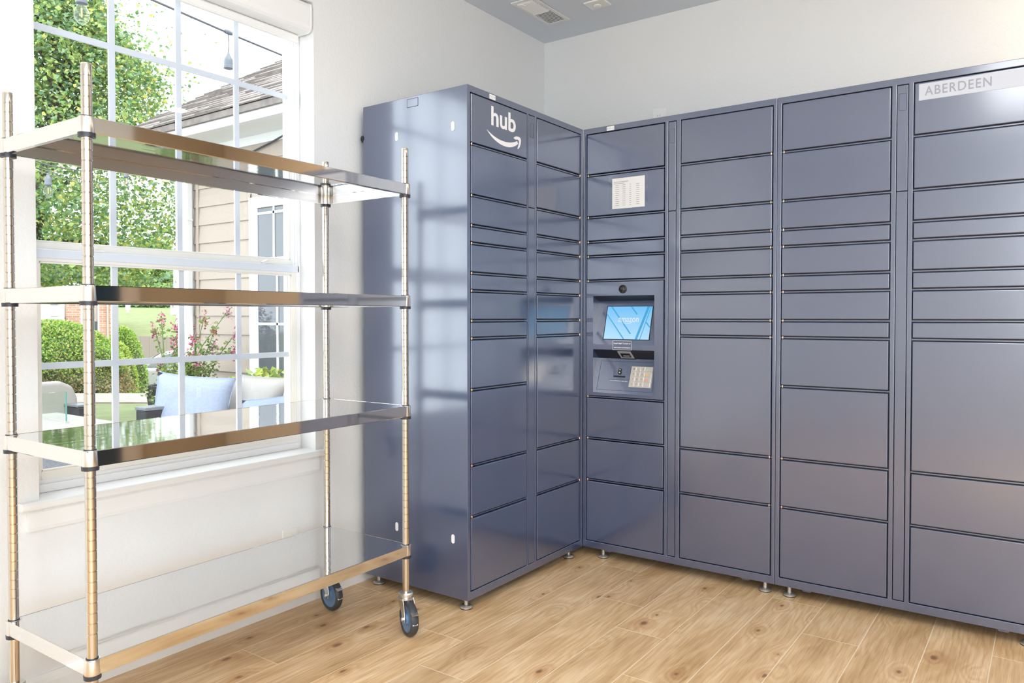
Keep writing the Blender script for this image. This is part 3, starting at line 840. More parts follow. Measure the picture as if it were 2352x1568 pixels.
for k, tz in enumerate(TS):
    e = .0155       # rim planes stand just outside the posts
    x0, x1, y0, y1 = -e, RL + e, -e, RW + e
    d = MB(); t = .0012
    # deck with clipped corners around the collars
    d.box(x0 + .001, x1 - .001, y0 + .001, y1 - .001, tz - .0022, tz - .0004)
    sh_ = d.build('shelf', [M['steel']], rk)
    r_ = MB(); R_ = .0045
    def rim(ax, c, a0, a1, sgn):
        # rolled rim: top lip, vertical face, bottom return
        pf = [(0, -.0008), (0, 0), (sgn * -.0006, .0)]
        p = [(c - sgn * .006, tz), (c - sgn * .0015, tz), (c, tz - .0015), (c, tz - TH + .002), (c - sgn * .002, tz - TH), (c - sgn * .014, tz - TH), (c - sgn * .014, tz - TH + t), (c - sgn * .0025, tz - TH + t), (c - sgn * t, tz - TH + .003), (c - sgn * t, tz - .0025), (c - sgn * .006, tz - t)]
        r_.prism(p, ax, a0, a1)
        ci = c - sgn * (t + .0004)
        q_ = [(ci, tz - .004), (ci - sgn * .0004, tz - .004), (ci - sgn * .0004, tz - TH + .003), (ci, tz - TH + .003)]
        r_.prism(q_, ax, a0, a1, mi=1)
    rim(0, y0, x0 + .022, x1 - .022, -1); rim(0, y1, x0 + .022, x1 - .022, 1)
    rim(1, x0, y0 + .022, y1 - .022, -1); rim(1, x1, y0 + .022, y1 - .022, 1)
    r_.build('rim', [M['steelrim'], M['steelunder']], sh_)
    for (x, y) in posts:
        MB().lathe([(.0132, tz - TH + .001), (.0188, tz - TH + .001), (.0192, tz - TH + .003), (.0182, tz - .001), (.0176, tz + .0005), (.0130, tz + .0005)], 28, (x, y, 0)).build('collar', M['collar'], sh_)
        MB().lathe([(.0128, tz - TH - .009), (.0196, tz - TH - .009), (.0200, tz - TH + .001), (.0128, tz - TH + .001)], 28, (x, y, 0)).build('sleeve', M['blackp'], sh_)
        MB().lathe([(.0127, tz + .0002), (.0144, tz + .0002), (.0142, tz + .003), (.0127, tz + .003)], 24, (x, y, 0)).build('sleeve_top', M['blackp'], sh_)

def caster(x, y, ang):
    """ang: world direction in which the wheel trails, converted to rack space"""
    c = empty('caster'); c.parent = rk; c.location = (x, y, 0); c.rotation_euler = (0, 0, ang - RA)
    off = .030; wr = .0625; ww = .0155
    MB().lathe([(.008, .150), (.024, .150), (.027, .146), (.027, .140), (.022, .137), (.022, .133), (.029, .131), (.029, .126), (.020, .124)], 28).build('swivel_head', M['zinc'], c)
    fk = MB()
    for s_ in (-1, 1):
        yy = s_ * .0205
        pr = [(-.024, .132), (.022, .132), (.031, .118), (off + .014, .070), (off + .010, .052), (off - .006, .052), (off - .016, .075), (-.016, .105)]
        fk.prism(pr, 1, yy - .0014, yy + .0014)
    fk.box(-.024, .022, -.022, .022, .128, .1325)
    fk.build('fork', M['zinc'], c, bevel=.001)
    ax = (0, 1, 0)
    wh = MB().lathe([(.047, -ww * .78), (.056, -ww), (.0605, -ww * .7), (wr, -ww * .3), (wr, ww * .3), (.0605, ww * .7), (.056, ww), (.047, ww * .78)], 40, (off, 0, wr), ax, caps=False).build('wheel', M['rubber'], c)
    MB().lathe([(.010, -.0175), (.020, -.0170), (.021, -.010), (.036, -.009), (.040, -.0105), (.0472, -.0122), (.0472, .0122), (.040, .0105), (.036, .009), (.021, .010), (.020, .0170), (.010, .0175)], 40, (off, 0, wr), ax).build('wheel_core', M['hubblue'], wh)
    for s_ in (-1, 1):
        MB().lathe([(.0085, 0), (.0085, .005), (.006, .008)], 6, (off, s_ * .022, wr), (0, s_, 0), smooth=False).build('axle_nut', M['zinc'], c)
    br = MB().prism([(off + .040, .098), (off + .062, .090), (off + .078, .098), (off + .080, .101), (off + .060, .095), (off + .040, .102)], 1, -.012, .012)
    br.prism([(off + .036, .100), (off + .060, .055), (off + .063, .057), (off + .042, .103)], 1, -.010, .010)
    br.build('brake_pedal', M['zinc'], c, bevel=.0008)
    return c
angs = [R(-60), math.atan2(-.43, .90), R(-120), math.atan2(-.15, .98)]
for (x, y), a in zip(posts, angs): caster(x, y, a)
# ================================================================== outside
mat_in, leafmat_in = mat, leafmat
KX = .46        # outdoor colours darkened evenly to offset the strengthened sky
def mat(name, col=(.8, .8, .8), *a, noise=None, **k):
    if noise: noise = (noise[0], tuple(c * KX for c in noise[1])) + tuple(noise[2:])
    return mat_in(name, tuple(c * KX for c in col), *a, noise=noise, **k)
def leafmat(name, col, trans=.35): return leafmat_in(name, tuple(c * .74 for c in col), trans)
def fwdR(t, s, z=0):
    """plan position: t metres ahead, s metres to the right of where the photographer stands (used for the street's own axes)"""
    return Vector((1.8449 - .5799 * t + .8147 * s, -3.1801 + .8147 * t + .5799 * s, z))
M['concrete'] = mat('concrete', (.62, .60, .57), .8, noise=(6, (.70, .68, .64)))
M['walk'] = mat('pale_walk', (.60, .50, .43), .8, noise=(4, (.66, .57, .49)))
M['lawn'] = mat('lawn', (.27, .36, .11), .9, noise=(3.0, (.38, .42, .165), (1, 1, 1)))
M['siding'] = mat('lap_siding', (.86, .71, .59), .6, bump=(30, .3, .003), noise=(20, (.81, .665, .55), (1, 1, 14)))
M['exttrim'] = mat('exterior_white', (1.6, 1.6, 1.6), .45)
M['shingle'] = mat('roof_shingle', (.34, .29, .27), .85, noise=(14, (.50, .43, .39)))
M['winglass'] = mat('dark_window_glass', (.19, .21, .24), .06, spec=.8)
M['bark'] = mat('bark', (.16, .12, .09), .9)
M['wicker'] = mat('dark_wicker', (.055, .055, .065), .6, bump=(160, .6, .004))
M['wicktop'] = mat('grey_capping', (.32, .34, .38), .4)
M['cream'] = mat('cream_fabric', (.64, .61, .58), .9, bump=(300, .3, .001))
M['bluepil'] = mat('pale_blue_fabric', (.50, .59, .81), .9, bump=(220, .5, .001), noise=(60, (.56, .65, .86)))
M['pot'] = mat('black_planter', (.045, .045, .055), .45)
M['brick'] = None
M['greyweave'] = mat('grey_weave', (.34, .37, .44), .8, noise=(120, (.48, .50, .56)))
M['tabletop'] = mat('stone_top', (.60, .56, .52), .5, noise=(9, (.68, .64, .60)))
M['panelglass'] = glassmat('guard_glass', (.975, .99, .985), .03)
M['edgeglass'] = mat('glass_edge', (.20, .55, .50), .1)
L1 = leafmat('leaf_mid', (.22, .38, .12)); L2 = leafmat('leaf_light', (.42, .56, .18)); L3_ = leafmat('leaf_yellow', (.68, .64, .20)); L4 = leafmat('leaf_deep', (.11, .25, .11))
L5 = leafmat('leaf_brown', (.42, .31, .18)); L6 = leafmat('leaf_bluegreen', (.27, .42, .27))

# ground: patio slab, lawn terrain, walk
go = MB()
ts = [2.2, 6, 9.6, 12.3, 14, 16.5, 20, 25, 29, 33, 42, 55, 75, 110]
zl = [-.26, -.26, -.26, -.26, -.30, -.55, -1.15, -1.25, -1.1, -.1, .75, 1.5, 2.0, 2.2]
ss = [-70, -40, -26, -20, -16, -12, -9, -6, -3, 0, 6, 20, 50]
V_ = []
for t, z in zip(ts, zl):
    for s_ in ss:
        zz = z + (-.012 * (s_ + 18) if t > 40 else 0)
        V_.append(tuple(fwdR(t, s_, zz)))
n = len(ss)
go.add(V_, [(i * n + j, i * n + j + 1, (i + 1) * n + j + 1, (i + 1) * n + j) for i in range(len(ts) - 1) for j in range(n - 1)], 0, True)
g_ = go.build('ground', M['lawn']); tag(g_, kind='structure')
tag(MB().box(-6.4, -.801, -5.5, 1.19, -.30, -.15).build('patio_floor', M['concrete']), kind='structure')
wk = MB(); wk.obox(fwdR(13.1, -8, -.255), Vector((.8147, .5799, 0)) * 14, Vector((-.5799, .8147, 0)) * .72, (0, 0, .02))
tag(wk.build('sidewalk', M['walk']), kind='structure')

# leaf clouds -------------------------------------------------------
def leaf_cloud(pts, size, mats, weights, seed=1, squash=1.0, up=.2):
    rnd = random.Random(seed); m = MB()
    cum = []; t = 0
    for w_ in weights: t += w_; cum.append(t)
    for p in pts:
        s_ = size * rnd.uniform(.6, 1.25)
        a = Vector((rnd.gauss(0, 1), rnd.gauss(0, 1), rnd.gauss(0, .6) - up)).normalized()
        b = a.cross(Vector((rnd.gauss(0, 1), rnd.gauss(0, 1), rnd.gauss(0, 1)))).normalized()
        c_ = a.cross(b) * .18 * s_
        p = Vector(p); q = p + a * s_
        l = p + a * s_ * .45 + b * s_ * .36 + c_; r_ = p + a * s_ * .45 - b * s_ * .36 + c_
        x = rnd.random() * t; mi = next(i for i, w_ in enumerate(cum) if x <= w_)
        m.add([p, l, q, r_], [(0, 1, 2), (0, 2, 3)], mi)
    return m

def tree(name, base, prof, nleaf, size, mats, weights, seed, label, group, clumps=90, branches=True, trunk_r=.12, lean=(0, 0)):
    """prof: list of (height above base, radius)"""
    rnd = random.Random(seed)
    root = empty(name, base, 0, label, 'tree', group)
    def rad(z):
        for (z0, r0), (z1, r1) in zip(prof, prof[1:]):
            if z0 <= z <= z1: return r0 + (r1 - r0) * (z - z0) / (z1 - z0)
        return 0
    zlo, zhi = prof[0][0], prof[-1][0]
    cl = []
    while len(cl) < clumps:
        z = rnd.uniform(zlo, zhi); a = rnd.uniform(0, 2 * pi); r_ = rad(z) * (rnd.random() ** .42)
        cl.append(Vector((r_ * cos(a), r_ * sin(a), z)))
    pts = []
    mr = max(r for _, r in prof); cs = mr * .26
    for i in range(nleaf):
        c_ = cl[rnd.randrange(len(cl))]
        d = Vector((rnd.gauss(0, cs), rnd.gauss(0, cs), rnd.gauss(0, cs * .55)))
        p = c_ + d
        rr = math.hypot(p.x, p.y); mx = rad(p.z) * 1.06 + .05
        if p.z < zlo - .15 or (rr > mx and rnd.random() < .8): p = c_ + d * .4
        pts.append(p)
    leaf_cloud(pts, size, mats, weights, seed + 1).build('foliage', mats, root)
    tr = MB()
    tr.tube([(lean[0], lean[1], -.1), (lean[0] * .9, lean[1] * .9, prof[0][0]), (.05, .02, (zlo + zhi) / 2), (0, 0, zhi * .9)], [trunk_r * 1.2, trunk_r, trunk_r * .6, trunk_r * .15], 10)
    if branches:
        for i in range(42):
            c_ = cl[rnd.randrange(len(cl))]
            z0 = min(max(zlo + .55, c_.z - abs(rnd.gauss(.5, .3)) * mr * .5 - .15), zhi * .85)
            zm = (zlo + zhi) / 2; tt = min(1, max(0, (z0 - zlo) / (zm - zlo)))
            ox, oy = lean[0] * .9 * (1 - tt) + .05 * tt, lean[1] * .9 * (1 - tt) + .02 * tt
            mid = Vector((c_.x * .5, c_.y * .5, (z0 + c_.z) / 2 + .05))
            tr.tube([(ox, oy, z0), mid, c_], [trunk_r * .34, trunk_r * .2, trunk_r * .06], 5)
    tr.build('trunk', M['bark'], root)
    return root
TG = [L1, L2, L3_, L4, L6]
tree('leafy_tree', (-8.82, 1.50, -.27), [(1.85, .85), (2.3, 1.35), (2.9, 1.62), (3.6, 1.55), (4.2, 1.38), (4.8, 1.05), (5.4, .62), (6.1, .25)], 46000, .064, TG, [4, 5, 1.4, 2, 4], 11,
     'broad green tree with yellowing leaves filling the left of the window', None, clumps=150, lean=(-.42, -.30))
far_lab = ['light green tree on the hilltop directly left of the tall lamp post', 'hazy green tree far behind the lawn hill, right of the brick building', 'far green tree behind the tall lamp post, tallest of the hilltop row', 'far green tree partly behind the brick building', 'far green tree behind the balcony building, leftmost of the row']
for i, (t, s_, zb, h, r_) in enumerate([(72, -34.0, 1.9, 6.4, 3.3), (90, -45.0, 2.2, 7.2, 3.6), (80.5, -33.2, 1.7, 7.2, 3.3), (73, -42.4, 1.9, 5.6, 3.4), (82, -50.5, 1.9, 6.0, 3.6)]):
    tree('hill_tree', fwdR(t, s_, zb), [(.2, r_ * .9), (h * .3, r_), (h * .6, r_ * .85), (h * .85, r_ * .5), (h, r_ * .15)], 2600, .62, [L2, L1, L6, L3_], [5, 3, 3, 1], 40 + i, far_lab[i], None, clumps=50, branches=False, trunk_r=.2)
hp = []
rnd = random.Random(9)
for i in range(5200):
    s_ = rnd.uniform(-52, -26); t = 66.8 + rnd.uniform(-1.1, 1.1); p = fwdR(t, s_, 1.72 - .012 * (s_ + 18) + rnd.random() * (1.6 + .5 * sin(s_)))
    hp.append(p)
tag(leaf_cloud(hp, .42, [L1, L6, L2], [4, 4, 2], 5).build('scrub', [L1, L6, L2]), 'band of green scrub along the top of the lawn hill', 'scrub', kind='stuff')

# round hedges ------------------------------------------------------
def hedge(name, c, rx, ry, h, nleaf, size, mats, weights, seed, label, brown=0.0, ex=2.0):
    root = empty(name, c, 0, label, 'hedge')
    rnd = random.Random(seed); pts = []; low_ = []
    def surf(a, u):
        # u 0 base .. 1 top
        rr = (1 - max(0, min(u, .999)) ** ex) ** .5
        k = 1 + .06 * sin(3 * a + 1) + .05 * sin(7 * a + u * 9) + .04 * sin(13 * u + a * 2)
        return Vector((rx * rr * k * cos(a), ry * rr * k * sin(a), h * u))
    core = MB(); na, nu = 28, 10; Vv = []
    for j in range(nu + 1):
        for i in range(na):
            p = surf(2 * pi * i / na, min(j / nu, .995)) * .95; Vv.append(p)
    core.add(Vv, [(j * na + i, j * na + (i + 1) % na, (j + 1) * na + (i + 1) % na, (j + 1) * na + i) for j in range(nu) for i in range(na)], 0, True)
    core.build('inner_branches', mat('hedge_core', (.10, .13, .05), .9), root)
    for i in range(nleaf):
        u = 1 - rnd.random() ** 1.35; a = rnd.uniform(0, 2 * pi)
        p = surf(a, u) * rnd.uniform(.96, 1.03)
        (low_ if u < brown + rnd.gauss(0, .07) else pts).append(p)
    m = leaf_cloud(pts, size, mats, weights, seed + 1, up=-.5)
    m.build('foliage', mats, root)
    if low_: leaf_cloud(low_, size, [L5, L1], [6, 1.5], seed + 2).build('bare_twigs', [L5, L1], root)
    return root
HG = [leafmat('hedge_green', (.26, .46, .08)), leafmat('hedge_lime', (.50, .64, .15)), leafmat('hedge_deep', (.13, .29, .09)), leafmat('hedge_tan', (.56, .52, .22))]
hedge('round_hedge', fwdR(15.6, -9.45, -.40), 1.55, 1.5, 1.43, 26000, .052, HG, [5, 4, 2, 1.6], 21, 'large rounded green hedge with brown lower twigs beside the walk', brown=.30)
hedge('round_hedge', fwdR(19.9, -10.15, -1.12), .62, .60, 1.96, 6000, .05, [HG[0], HG[1]], [3, 2], 22, 'small bright green dome hedge in front of the lawn hill')
hedge('round_hedge', fwdR(18.2, -9.42, -.80), .46, .45, 1.30, 6000, .05, [HG[1], HG[0], HG[3]], [4, 1, 1], 23, 'yellow-green hedge beside the white car, right of the large hedge')

# brick apartment building -----------------------------------------
def brickmat():
    m = bpy.data.materials.new('brick'); m.use_nodes = True; N = m.node_tree.nodes; L = m.node_tree.links; p = N['Principled BSDF']
    tc = N.new('ShaderNodeTexCoord'); mp = N.new('ShaderNodeMapping'); mp.inputs['Rotation'].default_value = (R(90), 0, 0); L.new(tc.outputs['Object'], mp.inputs['Vector'])
    b = N.new('ShaderNodeTexBrick'); b.inputs['Scale'].default_value = 1; b.inputs['Brick Width'].default_value = .30; b.inputs['Row Height'].default_value = .10; b.inputs['Mortar Size'].default_value = .012
    b.inputs['Color1'].default_value = (.34, .15, .10, 1); b.inputs['Color2'].default_value = (.42, .23, .17, 1); b.inputs['Mortar'].default_value = (.42, .36, .31, 1)
    L.new(mp.outputs[0], b.inputs['Vector']); L.new(b.outputs['Color'], p.inputs['Base Color']); p.inputs['Roughness'].default_value = .85
    return m
M['brick'] = brickmat()
TC = math.atan((262 - 1176) / 1750.2)
ab = empty('apartment_building', fwdR(35, 35 * math.tan(TC), -1.2), math.atan2(.5799, .8147) - TC, 'brick and pale siding apartment building with white balcony behind the hedge', 'building')
# local x along the front, measured from its right-hand corner, y away, z up
def apx(u): return 35 / cos(TC) * math.tan(math.atan((u - 1176) / 1750.2) - TC)
def apz(v): return 1.154 - (v - 727) / 1750.2 * 35 + 1.2
q = MB(); q.box(-6.5, apx(262), 0, 8, 0, apz(655)); q.build('wall', M['siding'], ab)
q = MB(); q.prism([(-6.5, apz(655)), (apx(262) + .1, apz(655)), (apx(262) + .1, apz(648)), (apx(186), apz(628)), (-6.5, apz(600))], 1, -.3, 8.3); q.build('roof', M['shingle'], ab)
q = MB(); q.obox((apx(172), -.4, apz(655)), (.42, 0, .14), (0, .06, 0), (-.03, 0, .09)); q.build('rake_board', M['exttrim'], ab)
q = MB(); q.box(apx(153), apx(186), -.35, 0, 0, apz(690)); q.build('brick_pier', M['brick'], ab)
q = MB(); q.box(apx(229), apx(262), -.35, 0, 0, apz(690)); q.build('brick_pier', M['brick'], ab)
q = MB(); q.box(apx(186), apx(190), -.2, -.02, 0, apz(690)).box(apx(224.5), apx(229), -.2, -.02, 0, apz(690)); q.build('corner_trim', M['exttrim'], ab)
q = MB(); q.box(apx(212), apx(224), -.12, -.02, apz(756), apz(738)); q.build('window', M['winglass'], ab)
q = MB(); q.tube([(apx(247.5), -.42, 0), (apx(247.5), -.42, apz(690))], .045, 8); q.build('downspout', M['siding'], ab)
q = MB(); x0, x1 = apx(98), apx(148)
q.box(x0, x1, -1.4, 0, apz(733), apz(727.5)); q.build('balcony_floor', M['exttrim'], ab)
q = MB(); q.box(x0, x1, -1.4, -1.32, apz(705), apz(703)).box(x0, x1, -1.4, -1.32, apz(726), apz(724.5))
for i in range(22):
    x = x0 + (i + .5) * (x1 - x0) / 22; q.box(x - .025, x + .025, -1.38, -1.34, apz(726), apz(704))
q.box(x1 - .05, x1 + .07, -1.42, -1.30, 0, apz(690))
q.build('balcony_railing', M['exttrim'], ab)
q = MB(); q.box(apx(117), apx(133), -.05, -.01, apz(728), apz(690)); q.build('patio_door', M['winglass'], ab)

# fence behind the cars
fe = MB()
for i in range(9):
    a = i / 9; fe.obox(fwdR(29.5, -14.55 + .34 * i, -.47), Vector((.8147, .5799, 0)) * .168, Vector((-.5799, .8147, 0)) * .02, (0, 0, .88 - .012 * i))
o = fe.build('board_fence', mat('tan_boards', (.50, .42, .36), .8)); tag(o, 'tan board fence panel standing behind the parked cars', 'fence')

# cars --------------------------------------------------------------
def car(name, t, s_, zg, ang, paint, label, L_=4.6, Wd=1.8, Hh=1.45):
    root = empty(name, fwdR(t, s_, zg), ang, label, 'car', 'parked cars')
    h = L_ / 2
    body = [(-h, .35), (-h + .05, .68), (-h + .5, .86), (-h + 1.15, .92), (h - .75, .95), (h - .1, .84), (h, .6), (h - .02, .32)]
    m = MB().prism([(x, z) for x, z in body], 1, -Wd / 2, Wd / 2); m.build('body', paint, root, bevel=.08, seg=3)
    ro = [(-h + 1.05, .90), (-h + 1.75, Hh - .10), (-h + 2.2, Hh), (h - 1.75, Hh - .02), (h - 1.15, Hh - .16), (h - .45, .93)]
    k = Wd / 2 * .80
    pts = [(x, -k * (1 if z < 1 else .86), z) for x, z in ro] + [(x, k * (1 if z < 1 else .86), z) for x, z in ro]; n_ = len(ro)
    m = MB().add(pts, [(i, (i + 1), n_ + i + 1, n_ + i) for i in range(n_ - 1)] + [tuple(range(n_))[::-1], tuple(range(n_, 2 * n_))])
    m.build('cabin', paint, root, bevel=.05, seg=3)
    g = MB()
    for sd in (-1, 1):
        yk = k * .955 * sd
        side = [(-h + 1.38, .96), (-h + 1.88, Hh - .16), (-h + 2.3, Hh - .09), (-h + 2.3, .96)]; side2 = [(-h + 2.38, .96), (-h + 2.38, Hh - .09), (h - 1.75, Hh - .12), (h - 1.3, Hh - .24), (h - .95, .97)]
        for sp in (side, side2): g.prism(sp, 1, yk - .05, yk + .05)
    g.build('side_window', M['carglass'], root)
    w_ = MB()
    a_, b_ = Vector((-h + 1.12, 0, .95)), Vector((-h + 1.72, 0, Hh - .12))
    w_.add([(a_.x - .02, -k * .9, a_.z), (a_.x - .02, k * .9, a_.z), (b_.x - .03, k * .78, b_.z), (b_.x - .03, -k * .78, b_.z)], [(0, 1, 2, 3)]); w_.build('windshield', M['carglass'], root)
    for x in (-h + .85, h - .9):
        for y in (-Wd / 2 + .06, Wd / 2 - .06):
            MB().lathe([(.20, -.10), (.32, -.10), (.33, -.06), (.33, .06), (.32, .10), (.20, .10)], 24, (x, y, .33), (0, 1, 0)).build('wheel', M['rubber'], root)
    return root
M['carglass'] = mat('car_glass', (.45, .52, .50), .08, spec=.8)
street = math.atan2(.5799, .8147)
car('parked_car', 22.0, -9.35, -1.20, street + R(8), mat('white_paint', (.88, .89, .90), .15, coat=1), 'white parked car, its roof showing behind the pink flowers')
car('parked_car', 26.0, -10.2, -1.05, street + R(20), mat('pale_blue_paint', (.55, .68, .88), .2, coat=1), 'pale blue parked car partly hidden by the siding corner', L_=4.8, Hh=1.62)

# poles -------------------------------------------------------------
def pole(t, s_, zb, h, r_, label, base=True, sign=False, name='lamp_post'):
    root = empty(name, fwdR(t, s_, zb), 0, label, 'pole')
    MB().tube([(0, 0, 0), (0, 0, h)], [r_, r_ * .8], 10).build('shaft', M['exttrim'], root)
    if base: MB().lathe([(r_ * 1.9, 0), (r_ * 1.9, r_ * 3.5), (r_ * 1.1, r_ * 4.2)], 12).build('base', M['exttrim'], root)
    if sign: MB().box(-.25, .25, -.03, .03, h - .35, h).build('sign_panel', M['exttrim'], root)
    return root
pole(50, -22.1, 1.28, 8.5, .10, 'tall white lamp post with thick base on the hill edge')
pole(46, -20.55, 1.25, 1.15, .07, 'short white post right beside the tall lamp post', base=False, name='marker_post')
pole(50, -25.2, 1.42, .55, .07, 'small white sign post at the left of the hill', base=False, sign=True, name='sign_post')

# house wing with lap siding ----------------------------------------
YWG = 1.2
wg = empty('house_wing', (-3.5, YWG, -.3), 0, 'house wing with cream lap siding, white trim and shingled roof across the patio', 'house')
def wp(name, m, mt, bevel=None):
    o = m.build(name, mt, wg, bevel=bevel); o.location = (3.5, -YWG, .3); return o
XC = -5.427; XI = -.81
WX0, WX1 = -4.245, -3.05      # window trim outer
m = MB(); z = -.12; k = 0
zs_ = [2.055 - .1785 * i + 0 for i in range(-5, 13)]
for zt in zs_:
    z1, z0 = zt + .1785, zt
    if z1 > 2.83: z1 = 2.83
    if z1 <= z0: continue
    for (xa, xb) in ((XC + .26, WX0), (WX1, XI)):
        # each course tilts outwards at its lower edge
        m.add([(xa, YWG, z1), (xb, YWG, z1), (xb, YWG - .014, z0), (xa, YWG - .014, z0), (xa, YWG, z0), (xb, YWG, z0)], [(0, 1, 2, 3), (3, 2, 5, 4)])
    if z0 > 2.25:
        m.add([(WX0, YWG, z1), (WX1, YWG, z1), (WX1, YWG - .014, z0), (WX0, YWG - .014, z0), (WX0, YWG, z0), (WX1, YWG, z0)], [(0, 1, 2, 3), (3, 2, 5, 4)])
wp('siding', m, M['siding'])
wp('sheathing', MB().box(XC, XI, YWG + .001, YWG + 5, -.3, 2.9), M['siding'])
wp('corner_board', MB().box(XC, XC + .255, YWG - .03, YWG, -.3, 2.8).box(XC - .03, XC, YWG - .03, YWG + .15, -.3, 2.8), M['exttrim'])
wp('inner_channel', MB().box(-5.115, -5.075, YWG - .018, YWG, -.3, 2.8), M['siding'])
ds = MB(); ds.box(-5.222, -5.142, YWG - .095, YWG - .035, -.1, 2.72); ds.box(-5.228, -5.136, YWG - .10, YWG - .03, 2.10, 2.125)
wp('downspout', ds, M['exttrim'], bevel=.008)
# gutter, fascia, soffit
YE = YWG - .46
gp = [(YE + .11, 2.80), (YE + .04, 2.80), (YE + .015, 2.835), (YE + .02, 2.87), (YE, 2.90), (YE, 2.925), (YE + .012, 2.925), (YE + .03, 2.88), (YE + .10, 2.86), (YE + .11, 2.925)]
wp('gutter', MB().prism(gp, 0, -5.95, XI), M['exttrim'])
wp('soffit', MB().box(-5.9, XI, YE + .10, YWG, 2.815, 2.83), M['exttrim'])
wp('frieze_board', MB().box(XC, XI, YWG - .028, YWG, 2.735, 2.815), M['exttrim'])
# roof: gable, pitch .645, shingle courses as thin stepped boards
m = MB(); pit = .645; c0 = Vector((0, YE - .02, 2.925)); dn = Vector((0, 1, pit)).normalized(); nn = Vector((0, -pit, 1)).normalized()
Lr = 4.2; ex = .125; kx = int(Lr / ex)
rnd = random.Random(12)
for i in range(kx):
    a = c0 + dn * ex * i; b = a + dn * (ex + .03)
    x = -5.87
    while x < XI:
        wd = rnd.uniform(.18, .42); x2 = min(x + wd, XI); th_ = rnd.choice((.012, .018, .024))
        p = [a + nn * th_, b + nn * .006, a]
        m.add([(x, p[0].y, p[0].z), (x2, p[0].y, p[0].z), (x2, p[1].y, p[1].z), (x, p[1].y, p[1].z), (x, a.y, a.z), (x2, a.y, a.z)], [(0, 1, 2, 3), (0, 1, 5, 4), (0, 3, 4), (1, 5, 2)])
        x = x2 + .004
wp('roof_shingles', m, M['shingle'])
wp('roof_deck', MB().prism([(c0.y + .01, c0.z - .005), (c0.y + dn.y * Lr, c0.z + dn.z * Lr - .005), (c0.y + dn.y * Lr * 2, c0.z - .005), (c0.y + dn.y * Lr * 2, c0.z - .1), (c0.y + .01, c0.z - .06)], 0, -5.86, XI), M['shingle'])
wp('rake_board', MB().prism([(c0.y + .02, c0.z - .01), (c0.y + dn.y * Lr, c0.z + dn.z * Lr - .01), (c0.y + dn.y * Lr, c0.z + dn.z * Lr - .16), (c0.y + .02, c0.z - .14)], 0, -5.93, -5.868), M['exttrim'])
# wing window
m = MB(); m.box(WX0, WX0 + .095, YWG - .03, YWG, .35, 2.25).box(WX1 - .095, WX1, YWG - .03, YWG, .35, 2.25).box(WX0 + .095, WX1 - .095, YWG - .03, YWG, 2.15, 2.25).box(WX0 + .095, WX1 - .095, YWG - .03, YWG, .35, .45)
m.box(WX0 + .095, WX0 + .115, YWG - .02, YWG + .06, .45, 2.15).box(WX1 - .115, WX1 - .095, YWG - .02, YWG + .06, .45, 2.15)
ww_ = wp('window', m, M['exttrim'])
gz = [(1.690, 2.12), (.47, 1.575)]
for i, (z0, z1) in enumerate(gz):
    MB().box(WX0 + .10, WX1 - .10, YWG - .014, YWG - .0095, z0 - .03, z1 + .02).build('pane', M['winglass'], ww_)
q = MB()
q.box(WX0 + .10, WX1 - .10, YWG - .024, YWG - .008, 1.585, 1.690)
q.box(WX0 + .10, WX0 + .155 - .045, YWG - .024, YWG - .008, .45, 2.15)
q.box(-3.905, -3.882, YWG - .022, YWG - .014, 1.69, 2.15).box(-3.862, -3.838, YWG - .022, YWG - .014, .47, 1.585)
q.box(WX0 + .1, WX1 - .1, YWG - .022, YWG - .014, 2.085 - .0, 2.108).box(WX0 + .1, WX1 - .1, YWG - .022, YWG - .014, 1.077, 1.099)
q.box(-3.50, -3.477, YWG - .022, YWG - .014, .47, 2.15)
q.build('sash', M['exttrim'], ww_)
cb = MB(); cb.tube([(-4.42, YWG - .03, 2.655), (-4.30, YWG - .035, 2.645), (-3.9, YWG - .03, 2.72), (-3.55, YWG - .03, 2.80)], .009, 8)
wp('cable', cb, M['black'])
wp('cable_clip', MB().box(-4.45, -4.36, YWG - .04, YWG - .015, 2.66, 2.69), M['cream'])

# string lights -----------------------------------------------------
M['cord'] = mat('grey_cord', (.22, .22, .25), .6); M['socket'] = mat('grey_socket', (.30, .34, .40), .5)
M['bulbglass'] = glassmat('bulb_glass', (.985, .985, .98), .05)
M['filament'] = mat('warm_filament', (.9, .6, .2), .4, emit=((1, .62, .22), 1.3))
M['wire'] = mat('steel_wire', (.75, .76, .78), .4, .6)
def sagline(p, q, sag, n=20):
    p = Vector(p); q = Vector(q)
    return [p.lerp(q, i / n) + Vector((0, 0, -sag * 4 * (i / n) * (1 - i / n))) for i in range(n + 1)]
def pendant(parent_root, loc, bulb=True, drop=0.0, k=1.0):
    """socket and bulb hanging at loc (top of socket)"""
    x, y, z = loc
    MB().lathe([(.006 * k, .010), (.010 * k, 0), (.020 * k, -.018 * k), (.0215 * k, -.028 * k), (.0215 * k, -.052 * k), (.0235 * k, -.054 * k), (.0235 * k, -.066 * k), (.018 * k, -.068 * k)], 18, loc).build('socket', M['socket'], parent_root)
    if drop: MB().tube([(x, y, z + .008), (x + .004, y, z + drop * .5), (x, y, z + drop)], .0028, 6).build('drop_cord', M['cord'], parent_root)
    if bulb:
        MB().lathe([(.013 * k, -.060 * k), (.016 * k, -.072 * k), (.0285 * k, -.098 * k), (.0305 * k, -.118 * k), (.026 * k, -.138 * k), (.012 * k, -.152 * k), (.001, -.156 * k)], 20, loc, caps=False).build('bulb', M['bulbglass'], parent_root)
        MB().lathe([(.003 * k, -.085 * k), (.003 * k, -.125 * k)], 8, loc).build('filament', M['filament'], parent_root)
sl = empty('string_light', (0, 0, 0), 0, 'near string light cord crossing the sky above the gable roof, one socket empty', 'string lights')
